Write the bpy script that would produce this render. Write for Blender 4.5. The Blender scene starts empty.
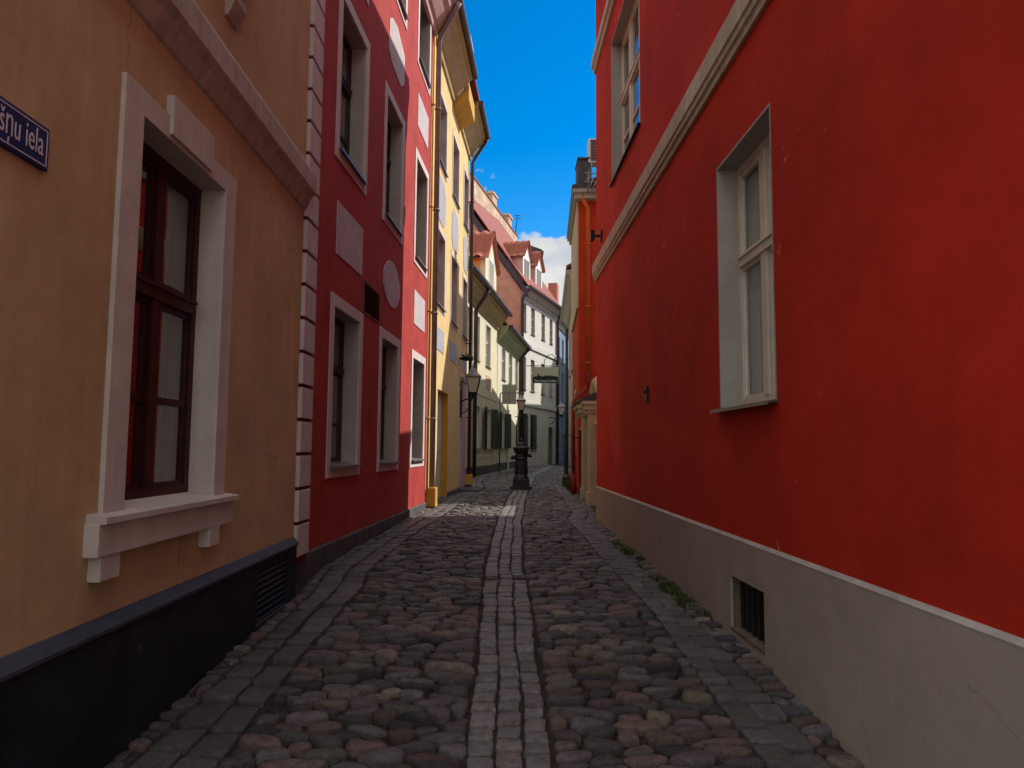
import bpy, bmesh, math, random
from mathutils import Vector, Matrix
random.seed(7)
S = bpy.context.scene
COL = S.collection

# ------------------------------------------------------------ camera, sky, sun, exposure
cd = bpy.data.cameras.new('camera'); cam = bpy.data.objects.new('camera', cd); COL.objects.link(cam)
cd.sensor_width = 36; cd.lens = 740 / 1024 * 36; cd.clip_start = 0.05; cd.clip_end = 2000
cam.matrix_world = Matrix.Translation((0, 0, 1.6)) @ Matrix.Rotation(math.radians(95.0), 4, 'X') @ Matrix.Rotation(math.radians(0.43), 4, 'Z')
S.camera = cam
FILL_CLOUD_GAIN = .8
SUN_EL = math.radians(43); SUN_AZ = math.atan2(1, .43)      # azimuth from +Y towards +X
world = bpy.data.worlds.new('World'); S.world = world; world.use_nodes = True
nt = world.node_tree; nt.nodes.clear()
def wn(t, **k):
    n = nt.nodes.new(t)
    for a, b in k.items(): setattr(n, a, b)
    return n
wo = wn('ShaderNodeOutputWorld'); bg = wn('ShaderNodeBackground'); bg.inputs['Strength'].default_value = 0.15
sky = wn('ShaderNodeTexSky', sky_type='NISHITA', sun_disc=False, sun_elevation=SUN_EL, sun_rotation=SUN_AZ,
         air_density=1.0, dust_density=0.2, ozone_density=4.0)
hs = wn('ShaderNodeHueSaturation'); hs.inputs['Saturation'].default_value = 1.45; hs.inputs['Value'].default_value = .52
tc = wn('ShaderNodeTexCoord'); mp = wn('ShaderNodeMapping'); mp.inputs['Scale'].default_value = (1, 1, 1.7); mp.inputs['Location'].default_value = (.35, .1, .0)
n1 = wn('ShaderNodeTexNoise'); n1.inputs['Scale'].default_value = 8.0; n1.inputs['Detail'].default_value = 9; n1.inputs['Roughness'].default_value = .58
sx = wn('ShaderNodeSeparateXYZ')
el = wn('ShaderNodeMapRange'); el.inputs['From Min'].default_value = .235; el.inputs['From Max'].default_value = .42
el.inputs['To Min'].default_value = .27; el.inputs['To Max'].default_value = -.22
ad = wn('ShaderNodeMath', operation='ADD')
cr = wn('ShaderNodeValToRGB'); cr.color_ramp.elements[0].position = .56; cr.color_ramp.elements[1].position = .62
n2 = wn('ShaderNodeTexNoise'); n2.inputs['Scale'].default_value = 12; n2.inputs['Detail'].default_value = 6
cr2 = wn('ShaderNodeValToRGB'); cr2.color_ramp.elements[0].position = .35; cr2.color_ramp.elements[1].position = .65
cr2.color_ramp.elements[0].color = (1.7, 1.8, 2.0, 1); cr2.color_ramp.elements[1].color = (2.8, 2.68, 2.48, 1)
mx = wn('ShaderNodeMix', data_type='RGBA')
L = nt.links.new
# unseen bright cloud added overhead and behind the viewer to fill the shade
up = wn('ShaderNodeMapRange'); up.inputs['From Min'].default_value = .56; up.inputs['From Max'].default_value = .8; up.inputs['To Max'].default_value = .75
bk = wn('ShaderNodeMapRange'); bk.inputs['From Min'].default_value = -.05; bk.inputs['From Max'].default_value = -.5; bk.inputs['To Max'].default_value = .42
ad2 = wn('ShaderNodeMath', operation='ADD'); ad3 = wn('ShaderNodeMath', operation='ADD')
L(tc.outputs['Generated'], mp.inputs['Vector']); L(mp.outputs[0], n1.inputs['Vector']); L(mp.outputs[0], n2.inputs['Vector'])
L(tc.outputs['Generated'], sx.inputs[0]); L(sx.outputs['Z'], el.inputs['Value'])
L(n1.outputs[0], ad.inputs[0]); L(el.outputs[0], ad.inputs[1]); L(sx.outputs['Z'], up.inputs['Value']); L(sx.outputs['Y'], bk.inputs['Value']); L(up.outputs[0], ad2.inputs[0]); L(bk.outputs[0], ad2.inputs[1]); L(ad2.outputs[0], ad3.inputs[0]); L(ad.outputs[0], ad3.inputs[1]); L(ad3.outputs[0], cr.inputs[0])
L(n2.outputs[0], cr2.inputs[0]); L(sky.outputs[0], hs.inputs['Color'])
gn = wn('ShaderNodeMath', operation='MULTIPLY_ADD'); gn.inputs[1].default_value = FILL_CLOUD_GAIN; gn.inputs[2].default_value = 1
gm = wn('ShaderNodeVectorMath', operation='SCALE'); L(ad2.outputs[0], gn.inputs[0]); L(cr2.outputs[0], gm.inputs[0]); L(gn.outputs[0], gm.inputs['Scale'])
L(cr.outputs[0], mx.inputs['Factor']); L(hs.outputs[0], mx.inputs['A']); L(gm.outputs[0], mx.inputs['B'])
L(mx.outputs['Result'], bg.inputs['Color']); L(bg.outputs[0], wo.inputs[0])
sd = bpy.data.lights.new('sun', 'SUN'); sd.energy = 2.5; sd.angle = math.radians(.53); sd.color = (1, .93, .82)
sun = bpy.data.objects.new('sun', sd); COL.objects.link(sun)
tosun = Vector((math.sin(SUN_AZ) * math.cos(SUN_EL), math.cos(SUN_AZ) * math.cos(SUN_EL), math.sin(SUN_EL)))
sun.rotation_euler = tosun.to_track_quat('Z', 'Y').to_euler(); sun.location = (0, 0, 40)
S.view_settings.view_transform = 'Standard'; S.view_settings.look = 'None'; S.view_settings.gamma = 1
S.view_settings.use_curve_mapping = False
S.view_settings.exposure = 1.2
S.cycles.blur_glossy = .05; S.cycles.max_bounces = 8; S.cycles.diffuse_bounces = 5; S.cycles.transparent_max_bounces = 8

# ------------------------------------------------------------ materials
MATS = {}
def newmat(name):
    m = bpy.data.materials.new(name); m.use_nodes = True; t = m.node_tree; t.nodes.clear()
    o = t.nodes.new('ShaderNodeOutputMaterial'); p = t.nodes.new('ShaderNodeBsdfPrincipled'); t.links.new(p.outputs[0], o.inputs[0])
    MATS[name] = m
    return m, t, p
def node(t, ty, **k):
    n = t.nodes.new(ty)
    for a, b in k.items():
        if a in ('Scale', 'Detail', 'Roughness', 'Strength', 'Distance', 'Distortion'): n.inputs[a].default_value = b
        else: setattr(n, a, b)
    return n
def surf(name, col, rough=.85, var=.12, scale=3., bump=.15, bscale=60, streak=0., metal=0., spec=.14, hue=None, dirt=None, crack=None, chips=None):
    """painted plaster / stone / metal with blotches, fine grain bump, vertical run marks and dirt patches"""
    m, t, p = newmat(name); K = t.links.new
    tx = node(t, 'ShaderNodeTexCoord')
    n = node(t, 'ShaderNodeTexNoise', Scale=scale, Detail=6, Roughness=.62); K(tx.outputs['Object'], n.inputs['Vector'])
    r = node(t, 'ShaderNodeValToRGB')
    a = [max(0, c * (1 - 1.6 * var)) for c in col]; b = [min(1, c * (1 + var)) for c in col]
    if hue: a = [x * h for x, h in zip(a, hue)]
    r.color_ramp.elements[0].position = .3; r.color_ramp.elements[1].position = .7
    r.color_ramp.elements[0].color = (*a, 1); r.color_ramp.elements[1].color = (*b, 1)
    K(n.outputs[0], r.inputs[0]); out = r.outputs[0]
    if streak:
        mp = node(t, 'ShaderNodeMapping'); mp.inputs['Scale'].default_value = (5, 5, .22)
        K(tx.outputs['Object'], mp.inputs['Vector'])
        ns = node(t, 'ShaderNodeTexNoise', Scale=2.2, Detail=5, Roughness=.65); K(mp.outputs[0], ns.inputs['Vector'])
        rr = node(t, 'ShaderNodeMapRange'); rr.inputs['From Min'].default_value = .38; rr.inputs['From Max'].default_value = .72
        rr.inputs['To Min'].default_value = 1; rr.inputs['To Max'].default_value = 1 - streak; K(ns.outputs[0], rr.inputs['Value'])
        mm = node(t, 'ShaderNodeMix', data_type='RGBA', blend_type='MULTIPLY'); mm.inputs['Factor'].default_value = 1
        K(out, mm.inputs['A']); K(rr.outputs[0], mm.inputs['B']); out = mm.outputs['Result']
    if dirt:
        nd = node(t, 'ShaderNodeTexNoise', Scale=1.3, Detail=8, Roughness=.7); K(tx.outputs['Object'], nd.inputs['Vector'])
        rd = node(t, 'ShaderNodeMapRange'); rd.inputs['From Min'].default_value = .56; rd.inputs['From Max'].default_value = .72
        rd.inputs['To Max'].default_value = .55; K(nd.outputs[0], rd.inputs['Value'])
        md = node(t, 'ShaderNodeMix', data_type='RGBA'); md.inputs['B'].default_value = (*dirt, 1)
        K(rd.outputs[0], md.inputs['Factor']); K(out, md.inputs['A']); out = md.outputs['Result']
    if crack:                                                   # thin wandering lines, only inside a few patches
        nw = node(t, 'ShaderNodeTexNoise', Scale=1.4, Detail=6, Roughness=.6); K(tx.outputs['Object'], nw.inputs['Vector'])
        wv = node(t, 'ShaderNodeVectorMath', operation='MULTIPLY_ADD'); wv.inputs[1].default_value = (.55, .55, .55)
        K(nw.outputs['Color'], wv.inputs[0]); K(tx.outputs['Object'], wv.inputs[2])
        vo = node(t, 'ShaderNodeTexVoronoi', feature='DISTANCE_TO_EDGE', Scale=.55); K(wv.outputs[0], vo.inputs['Vector'])
        lt = node(t, 'ShaderNodeMapRange'); lt.inputs['From Min'].default_value = .0; lt.inputs['From Max'].default_value = .0035; lt.inputs['To Min'].default_value = 1; lt.inputs['To Max'].default_value = 0; K(vo.outputs['Distance'], lt.inputs['Value'])
        nm = node(t, 'ShaderNodeTexNoise', Scale=.7, Detail=2); K(tx.outputs['Object'], nm.inputs['Vector'])
        mk = node(t, 'ShaderNodeMapRange'); mk.inputs['From Min'].default_value = .50; mk.inputs['From Max'].default_value = .60; mk.inputs['To Max'].default_value = .75; K(nm.outputs[0], mk.inputs['Value'])
        ml = node(t, 'ShaderNodeMath', operation='MULTIPLY'); K(lt.outputs[0], ml.inputs[0]); K(mk.outputs[0], ml.inputs[1])
        mc = node(t, 'ShaderNodeMix', data_type='RGBA'); mc.inputs['B'].default_value = (*crack, 1); K(ml.outputs[0], mc.inputs['Factor']); K(out, mc.inputs['A']); out = mc.outputs['Result']
    if chips:
        nc = node(t, 'ShaderNodeTexNoise', Scale=4.2, Detail=9, Roughness=.68); K(tx.outputs['Object'], nc.inputs['Vector'])
        rc = node(t, 'ShaderNodeMapRange'); rc.inputs['From Min'].default_value = .675; rc.inputs['From Max'].default_value = .69; rc.inputs['To Max'].default_value = .8; K(nc.outputs[0], rc.inputs['Value'])
        mc = node(t, 'ShaderNodeMix', data_type='RGBA'); mc.inputs['B'].default_value = (*chips, 1); K(rc.outputs[0], mc.inputs['Factor']); K(out, mc.inputs['A']); out = mc.outputs['Result']
    K(out, p.inputs['Base Color'])
    p.inputs['Roughness'].default_value = rough; p.inputs['Metallic'].default_value = metal; p.inputs['Specular IOR Level'].default_value = spec
    if bump:
        nb = node(t, 'ShaderNodeTexNoise', Scale=bscale, Detail=4, Roughness=.6); K(tx.outputs['Object'], nb.inputs['Vector'])
        nb2 = node(t, 'ShaderNodeTexNoise', Scale=bscale * .07, Detail=3); K(tx.outputs['Object'], nb2.inputs['Vector'])
        sm = node(t, 'ShaderNodeMath', operation='MULTIPLY_ADD'); sm.inputs[1].default_value = .35
        K(nb.outputs[0], sm.inputs[0]); K(nb2.outputs[0], sm.inputs[2])
        bp = node(t, 'ShaderNodeBump', Strength=bump, Distance=.02); K(sm.outputs[0], bp.inputs['Height']); K(bp.outputs[0], p.inputs['Normal'])
    return m
surf('tan', (.53, .375, .205), var=.12, scale=1.4, bump=.38, streak=.10, dirt=(.45, .29, .16), crack=(.2, .12, .06))
surf('tan_trim', (.58, .53, .48), var=.08, scale=4, bump=.15, streak=.12)
surf('tan_course', (.52, .46, .41), var=.14, scale=5, bump=.25, streak=.3)
surf('slate_plinth', (.019, .024, .034), rough=.6, var=.3, scale=3, bump=.25, streak=.2, dirt=(.045, .043, .045), chips=(.16, .16, .19))
surf('slate_cap', (.055, .062, .085), rough=.55, var=.2, scale=5)
surf('maroon_wood', (.045, .011, .012), rough=.4, var=.25, scale=8, bump=.1)
surf('crimson', (.40, .056, .050), var=.13, scale=2., bump=.3, streak=.16, dirt=(.31, .032, .038))
surf('groove', (.12, .008, .015), var=.1)
surf('pale_trim', (.62, .55, .54), var=.07, scale=4, bump=.15, streak=.12)
surf('panel_grey', (.52, .47, .49), var=.08, scale=4, bump=.15, streak=.1)
surf('panel_blue', (.36, .38, .43), var=.08, scale=4, bump=.1)
surf('reveal', (.38, .35, .31), var=.08, scale=3, bump=.1)
surf('stone_plinth', (.10, .095, .10), var=.25, scale=4, bump=.3, streak=.2)
surf('yellow', (.68, .52, .25), var=.08, scale=2, bump=.2, streak=.14)
surf('ochre', (.62, .33, .05), var=.08, scale=2, bump=.2)
surf('olive_trim', (.46, .36, .19), var=.1, scale=3, streak=.15)
surf('cream', (.66, .61, .43), var=.06, scale=1.5, bump=.15, streak=.14, dirt=(.5, .42, .24))
surf('cream_pale', (.64, .62, .51), var=.06, scale=1.5, bump=.15, streak=.12)
surf('white_wall', (.58, .57, .54), var=.06, scale=1.5, bump=.15, streak=.12, dirt=(.55, .56, .52))
surf('green_cornice', (.40, .42, .26), var=.1, scale=3)
surf('grey_cornice', (.36, .36, .33), var=.1, scale=3)
surf('salmon', (.50, .26, .18), var=.1, scale=2, bump=.15)
surf('pink', (.58, .36, .33), var=.1, scale=2, bump=.15)
surf('blue_wall', (.20, .27, .38), var=.1, scale=1.5, bump=.15, streak=.15)
surf('beige_wall', (.45, .42, .35), var=.1, scale=1.5, bump=.15, streak=.15)
surf('red_wall', (.50, .028, .013), var=.15, scale=1.1, bump=.38, streak=.07, dirt=(.40, .026, .014), crack=(.30, .02, .012), chips=(.60, .20, .14))
surf('red_trim', (.56, .48, .38), var=.1, scale=5, bump=.2, streak=.28)
surf('grey_plinth', (.36, .305, .255), var=.07, scale=2.2, bump=.3, streak=.05, dirt=(.24, .20, .165), crack=(.14, .12, .10), chips=(.46, .42, .37))
surf('vent_slat', (.16, .07, .08), rough=.6, var=.15)
surf('cap_grey', (.42, .38, .35), var=.15, scale=4, bump=.3, chips=(.3, .25, .22))
surf('cellar', (.17, .135, .11), var=.25, scale=5, bump=.3)
surf('orange_red', (.46, .042, .015), var=.1, scale=2, bump=.2, streak=.15)
surf('beige_trim', (.44, .38, .27), var=.08, scale=3)
surf('white_wood', (.66, .60, .50), rough=.5, var=.06, scale=8)
surf('dark_wood', (.05, .04, .035), rough=.5, var=.2, scale=8)
surf('white_paint', (.75, .75, .73), rough=.5, var=.04)
surf('green_paint', (.055, .065, .055), rough=.5, var=.2, scale=6)
surf('pale_door', (.55, .60, .50), rough=.5, var=.1, scale=6)
surf('lavender', (.42, .33, .42), rough=.7, var=.1)
surf('mauve_pipe', (.24, .17, .18), rough=.45, var=.15, scale=4)
surf('yellow_pipe', (.58, .36, .07), rough=.5, var=.1)
surf('dark_pipe', (.07, .05, .06), rough=.45, var=.2)
surf('orange_pipe', (.48, .10, .022), rough=.5, var=.1)
surf('red_pipe', (.24, .03, .018), rough=.5, var=.15)
surf('iron', (.014, .013, .013), rough=.45, var=.3, scale=9, bump=.15, spec=.4)
surf('black_metal', (.02, .02, .022), rough=.4, var=.2)
surf('zinc', (.22, .22, .23), rough=.35, var=.15, metal=.6)
surf('sign_blue', (.014, .022, .10), rough=.45, var=.1, spec=.25, bump=0)
surf('lettering', (.62, .60, .66), rough=.3, var=.05, bump=0)
surf('sign_pale', (.34, .33, .235), rough=.5, var=.04, bump=0)
surf('sign_black', (.02, .02, .02), rough=.5, var=.05, bump=0)
surf('sign_back', (.36, .38, .30), rough=.5, var=.08)
surf('tile', (.44, .16, .11), rough=.75, var=.15, scale=9, bump=.2, hue=(.8, .9, 1.0))
surf('dark_tile', (.26, .085, .07), rough=.75, var=.3, scale=9, bump=.2)
surf('slate', (.06, .06, .065), rough=.6, var=.25, scale=9)
surf('red_metal', (.28, .03, .035), rough=.5, var=.12)
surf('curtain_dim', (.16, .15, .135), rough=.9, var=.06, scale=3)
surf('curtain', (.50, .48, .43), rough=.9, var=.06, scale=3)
surf('red_reflection', (.15, .035, .03), rough=.9, var=.1, scale=3)  # colour of the red wall's reflection in the tan house window
surf('room', (.10, .085, .07), rough=.9, var=.1)
surf('joint_sand', (.045, .034, .027), rough=.95, var=.35, scale=14, bump=.6, bscale=120)
surf('earth', (.34, .30, .25), rough=.95, var=.2)
surf('ac_white', (.55, .56, .58), rough=.4, var=.05)
surf('grass', (.075, .095, .025), rough=.6, var=.4, scale=20, bump=0)
surf('terracotta', (.35, .13, .06), rough=.8, var=.2)
def brick_mat():
    m, t, p = newmat('brick'); K = t.links.new
    tx = node(t, 'ShaderNodeTexCoord'); mp = node(t, 'ShaderNodeMapping'); mp.inputs['Rotation'].default_value = (math.radians(90), 0, 0)
    K(tx.outputs['Object'], mp.inputs['Vector'])
    b = node(t, 'ShaderNodeTexBrick', Scale=2.4); b.inputs['Color1'].default_value = (.55, .38, .25, 1); b.inputs['Color2'].default_value = (.42, .27, .17, 1)
    b.inputs['Mortar'].default_value = (.36, .31, .25, 1); b.inputs['Mortar Size'].default_value = .03
    K(mp.outputs[0], b.inputs['Vector'])
    n = node(t, 'ShaderNodeTexNoise', Scale=1.2, Detail=7); K(tx.outputs['Object'], n.inputs['Vector'])
    mm = node(t, 'ShaderNodeMix', data_type='RGBA', blend_type='OVERLAY'); mm.inputs['Factor'].default_value = .8
    K(b.outputs[0], mm.inputs['A']); K(n.outputs[0], mm.inputs['B']); K(mm.outputs['Result'], p.inputs['Base Color'])
    p.inputs['Roughness'].default_value = .9
brick_mat()
def stone_mat():
    m, t, p = newmat('cobble'); K = t.links.new
    tx = node(t, 'ShaderNodeTexCoord'); at = node(t, 'ShaderNodeVertexColor', layer_name='stone_tint')
    n = node(t, 'ShaderNodeTexNoise', Scale=22, Detail=8, Roughness=.7); K(tx.outputs['Object'], n.inputs['Vector'])
    mr = node(t, 'ShaderNodeMapRange'); mr.inputs['From Min'].default_value = .3; mr.inputs['From Max'].default_value = .7
    mr.inputs['To Min'].default_value = .5; mr.inputs['To Max'].default_value = 1.6; K(n.outputs[0], mr.inputs['Value'])
    mm = node(t, 'ShaderNodeMix', data_type='RGBA', blend_type='MULTIPLY'); mm.inputs['Factor'].default_value = 1
    K(at.outputs[0], mm.inputs['A']); K(mr.outputs[0], mm.inputs['B'])
    n3 = node(t, 'ShaderNodeTexNoise', Scale=5, Detail=6, Roughness=.7); K(tx.outputs['Object'], n3.inputs['Vector'])
    m3 = node(t, 'ShaderNodeMapRange'); m3.inputs['From Min'].default_value = .52; m3.inputs['From Max'].default_value = .7
    m3.inputs['To Max'].default_value = .5; K(n3.outputs[0], m3.inputs['Value'])
    mx = node(t, 'ShaderNodeMix', data_type='RGBA'); mx.inputs['B'].default_value = (.105, .070, .052, 1)
    K(m3.outputs[0], mx.inputs['Factor']); K(mm.outputs['Result'], mx.inputs['A']); K(mx.outputs['Result'], p.inputs['Base Color'])
    rr = node(t, 'ShaderNodeMapRange'); rr.inputs['To Min'].default_value = .25; rr.inputs['To Max'].default_value = .55; K(n.outputs[0], rr.inputs['Value'])
    K(rr.outputs[0], p.inputs['Roughness']); p.inputs['Specular IOR Level'].default_value = .5
    nb = node(t, 'ShaderNodeTexNoise', Scale=70, Detail=6, Roughness=.65); K(tx.outputs['Object'], nb.inputs['Vector'])
    bp = node(t, 'ShaderNodeBump', Strength=.9, Distance=.02); K(nb.outputs[0], bp.inputs['Height']); K(bp.outputs[0], p.inputs['Normal'])
stone_mat()
def glass_mats():
    m, t, p = newmat('dark_glass')
    p.inputs['Base Color'].default_value = (.085, .085, .08, 1); p.inputs['Roughness'].default_value = .06; p.inputs['IOR'].default_value = 1.7
    m, t, p = newmat('old_glass')
    p.inputs['Base Color'].default_value = (.085, .085, .08, 1); p.inputs['Roughness'].default_value = .17; p.inputs['IOR'].default_value = 2.2
    m, t, p = newmat('clear_glass'); t.nodes.remove(p); K = t.links.new
    o = [n for n in t.nodes if n.type == 'OUTPUT_MATERIAL'][0]
    fr = node(t, 'ShaderNodeFresnel'); ge = node(t, 'ShaderNodeNewGeometry'); mi = node(t, 'ShaderNodeMapRange')   # the same reflectance from either side of the pane
    mi.inputs['To Min'].default_value = 2.7; mi.inputs['To Max'].default_value = 1 / 2.7; K(ge.outputs['Backfacing'], mi.inputs['Value']); K(mi.outputs[0], fr.inputs['IOR'])
    g = node(t, 'ShaderNodeBsdfGlossy'); g.inputs['Roughness'].default_value = .02; g.inputs['Color'].default_value = (.95, .97, 1, 1)
    tr = node(t, 'ShaderNodeBsdfTransparent'); tr.inputs['Color'].default_value = (.90, .92, .91, 1)
    ms = node(t, 'ShaderNodeMixShader'); K(fr.outputs[0], ms.inputs[0]); K(tr.outputs[0], ms.inputs[1]); K(g.outputs[0], ms.inputs[2]); K(ms.outputs[0], o.inputs[0])
    m, t, p = newmat('lamp_glass')
    p.inputs['Base Color'].default_value = (.50, .50, .45, 1); p.inputs['Roughness'].default_value = .25
glass_mats()

# ------------------------------------------------------------ helpers
class Frame:
    """a wall line in plan: points are given as (Y, d, z), d = metres out of the wall towards the street"""
    def __init__(s, x0, y0, slope, side):
        s.x0, s.y0, s.k = x0, y0, slope
        n = math.hypot(1, slope); s.n = (side / n, -side * slope / n); s.side = side
    def p(s, Y, d, z): return Vector((s.x0 + s.k * (Y - s.y0) + s.n[0] * d, Y + s.n[1] * d, z))
    def x(s, Y): return s.x0 + s.k * (Y - s.y0)
WORLD = Frame(0, 0, 0, 1)                       # (Y, X, z)
def thing(name, label, cat, loc, group=None):
    o = bpy.data.objects.new(name, None); COL.objects.link(o); o.location = loc; o.empty_display_size = .2
    o['label'] = label; o['category'] = cat
    if group: o['group'] = group
    return o
def origin_of(o):
    v = Vector((0, 0, 0))
    while o is not None: v += o.location; o = o.parent
    return v
class MB:
    def __init__(s): s.bm = bmesh.new()
    def _box8(s, pts, bev):
        vs = [s.bm.verts.new(p) for p in pts]
        fs = [s.bm.faces.new([vs[i] for i in f]) for f in ((0, 1, 3, 2), (4, 6, 7, 5), (0, 4, 5, 1), (2, 3, 7, 6), (0, 2, 6, 4), (1, 5, 7, 3))]
        if bev:
            es = list({e for f in fs for e in f.edges})
            bmesh.ops.bevel(s.bm, geom=es, offset=bev, segments=2, affect='EDGES', profile=.6)
    def box(s, fr, Y0, Y1, d0, d1, z0, z1, bev=0):
        s._box8([fr.p(Y, d, z) for Y in (Y0, Y1) for d in (d0, d1) for z in (z0, z1)], bev); return s
    def prof(s, fr, Y0, Y1, pts):
        """extrude a (d, z) outline along the wall"""
        a = [s.bm.verts.new(fr.p(Y0, d, z)) for d, z in pts]; b = [s.bm.verts.new(fr.p(Y1, d, z)) for d, z in pts]
        n = len(pts)
        for i in range(n): s.bm.faces.new([a[i], a[(i + 1) % n], b[(i + 1) % n], b[i]])
        s.bm.faces.new(a[::-1]); s.bm.faces.new(b); return s
    def plate(s, fr, pts, d0, d1):
        """extrude a (Y, z) outline out of the wall"""
        a = [s.bm.verts.new(fr.p(Y, d0, z)) for Y, z in pts]; b = [s.bm.verts.new(fr.p(Y, d1, z)) for Y, z in pts]
        n = len(pts)
        for i in range(n): s.bm.faces.new([a[i], a[(i + 1) % n], b[(i + 1) % n], b[i]])
        s.bm.faces.new(a[::-1]); s.bm.faces.new(b); return s
    def quad(s, *p): s.bm.faces.new([s.bm.verts.new(Vector(q)) for q in p]); return s
    def tube(s, pts, r, n=10, caps=True):
        pts = [Vector(p) for p in pts]; rings = []
        rr = r if isinstance(r, (list, tuple)) else [r] * len(pts)
        for i, p in enumerate(pts):
            t = (pts[min(i + 1, len(pts) - 1)] - pts[max(i - 1, 0)]).normalized()
            a = t.orthogonal().normalized() if i == 0 else (prev - t * prev.dot(t)).normalized()
            prev = a; b = t.cross(a)
            rings.append([s.bm.verts.new(p + (a * math.cos(2 * math.pi * k / n) + b * math.sin(2 * math.pi * k / n)) * rr[i]) for k in range(n)])
        for A, B in zip(rings, rings[1:]):
            for k in range(n): s.bm.faces.new([A[k], A[(k + 1) % n], B[(k + 1) % n], B[k]]).smooth = True
        if caps: s.bm.faces.new(rings[0][::-1]); s.bm.faces.new(rings[-1])
        return s
    def lathe(s, c, prof, n=24, smooth=True, rot=0):
        c = Vector(c); rings = []
        for r, z in prof:
            rings.append([s.bm.verts.new(c + Vector((r * math.cos(rot + 2 * math.pi * k / n), r * math.sin(rot + 2 * math.pi * k / n), z))) for k in range(n)])
        for A, B in zip(rings, rings[1:]):
            for k in range(n): s.bm.faces.new([A[k], A[(k + 1) % n], B[(k + 1) % n], B[k]]).smooth = smooth
        s.bm.faces.new(rings[0][::-1]); s.bm.faces.new(rings[-1]); return s
    def build(s, name, mat, parent=None, loc=None, recalc=True):
        if recalc: bmesh.ops.recalc_face_normals(s.bm, faces=s.bm.faces)
        off = origin_of(parent) if parent else Vector(loc or (0, 0, 0))
        bmesh.ops.translate(s.bm, verts=s.bm.verts, vec=-off)
        me = bpy.data.meshes.new(name); s.bm.to_mesh(me); s.bm.free()
        me.materials.append(MATS[mat]); o = bpy.data.objects.new(name, me); COL.objects.link(o)
        if parent: o.parent = parent
        else: o.location = off
        return o
def tag(o, label, cat, group=None):
    o['label'] = label; o['category'] = cat
    if group: o['group'] = group
    return o
def body(fr, Y0, Y1, zb, zt, D, ops, mat, root, ridge=0, name='wall'):
    """front with openings, the two end walls (gabled when ridge > 0) and the back: one mesh"""
    m = MB(); ys = sorted({Y0, Y1, *[v for o in ops for v in o[:2]]}); zs = sorted({zb, zt, *[v for o in ops for v in o[2:4]]})
    vd = {}
    def V(Y, z):
        if (Y, z) not in vd: vd[(Y, z)] = m.bm.verts.new(fr.p(Y, 0, z))
        return vd[(Y, z)]
    for a, b in zip(ys, ys[1:]):
        for c, e in zip(zs, zs[1:]):
            if any(o[0] <= a and b <= o[1] and o[2] <= c and e <= o[3] for o in ops): continue
            m.bm.faces.new([V(a, c), V(b, c), V(b, e), V(a, e)])
    for Y in (Y0, Y1):
        pts = [fr.p(Y, 0, zb), fr.p(Y, 0, zt)] + ([fr.p(Y, -D / 2, zt + ridge)] if ridge else []) + [fr.p(Y, -D, zt), fr.p(Y, -D, zb)]
        m.quad(*pts)
    m.quad(fr.p(Y0, -D, zb), fr.p(Y1, -D, zb), fr.p(Y1, -D, zt), fr.p(Y0, -D, zt))
    return m.build(name, mat, root, recalc=False)
def roof(fr, Y0, Y1, z, D, ridge, over, mat, root, t=.10, back=.25, lift=.205):
    k = ridge / (D / 2); e = z + lift + .002; zr = e + k * (over + D / 2)
    m = MB(); m.prof(fr, Y0, Y1, [(over, e), (over, e + t), (-D / 2, zr + t), (-D - back, e + t), (-D - back, e), (-D / 2, zr)])
    return m.build('roof', mat, root)
def tiles(o4, nu, nv, mat, parent, name='roof', amp=.035):
    """a pantile sheet between four corners (eave-left, eave-right, ridge-right, ridge-left)"""
    a, b, c, e = [Vector(p) for p in o4]; nrm = (b - a).cross(e - a).normalized()
    if nrm.z < 0: nrm = -nrm
    m = MB(); SU = 8; rows = []
    for j in range(nv):
        for q in (0., .999):
            v = (j + q) / nv; row = []
            for i in range(nu * SU + 1):
                u = i / (nu * SU); P = (a.lerp(b, u)).lerp(e.lerp(c, u), v)
                h = amp * (.5 + .5 * math.cos(2 * math.pi * u * nu)) ** .8 + (.03 if q == 0 else 0)
                row.append(m.bm.verts.new(P + nrm * h))
            rows.append(row)
    for A, B in zip(rows, rows[1:]):
        for i in range(len(A) - 1): m.bm.faces.new([A[i], A[i + 1], B[i + 1], B[i]]).smooth = True
    m.quad(a - nrm * .05, b - nrm * .05, c - nrm * .05, e - nrm * .05)
    return m.build(name, mat, parent, recalc=False)
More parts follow.
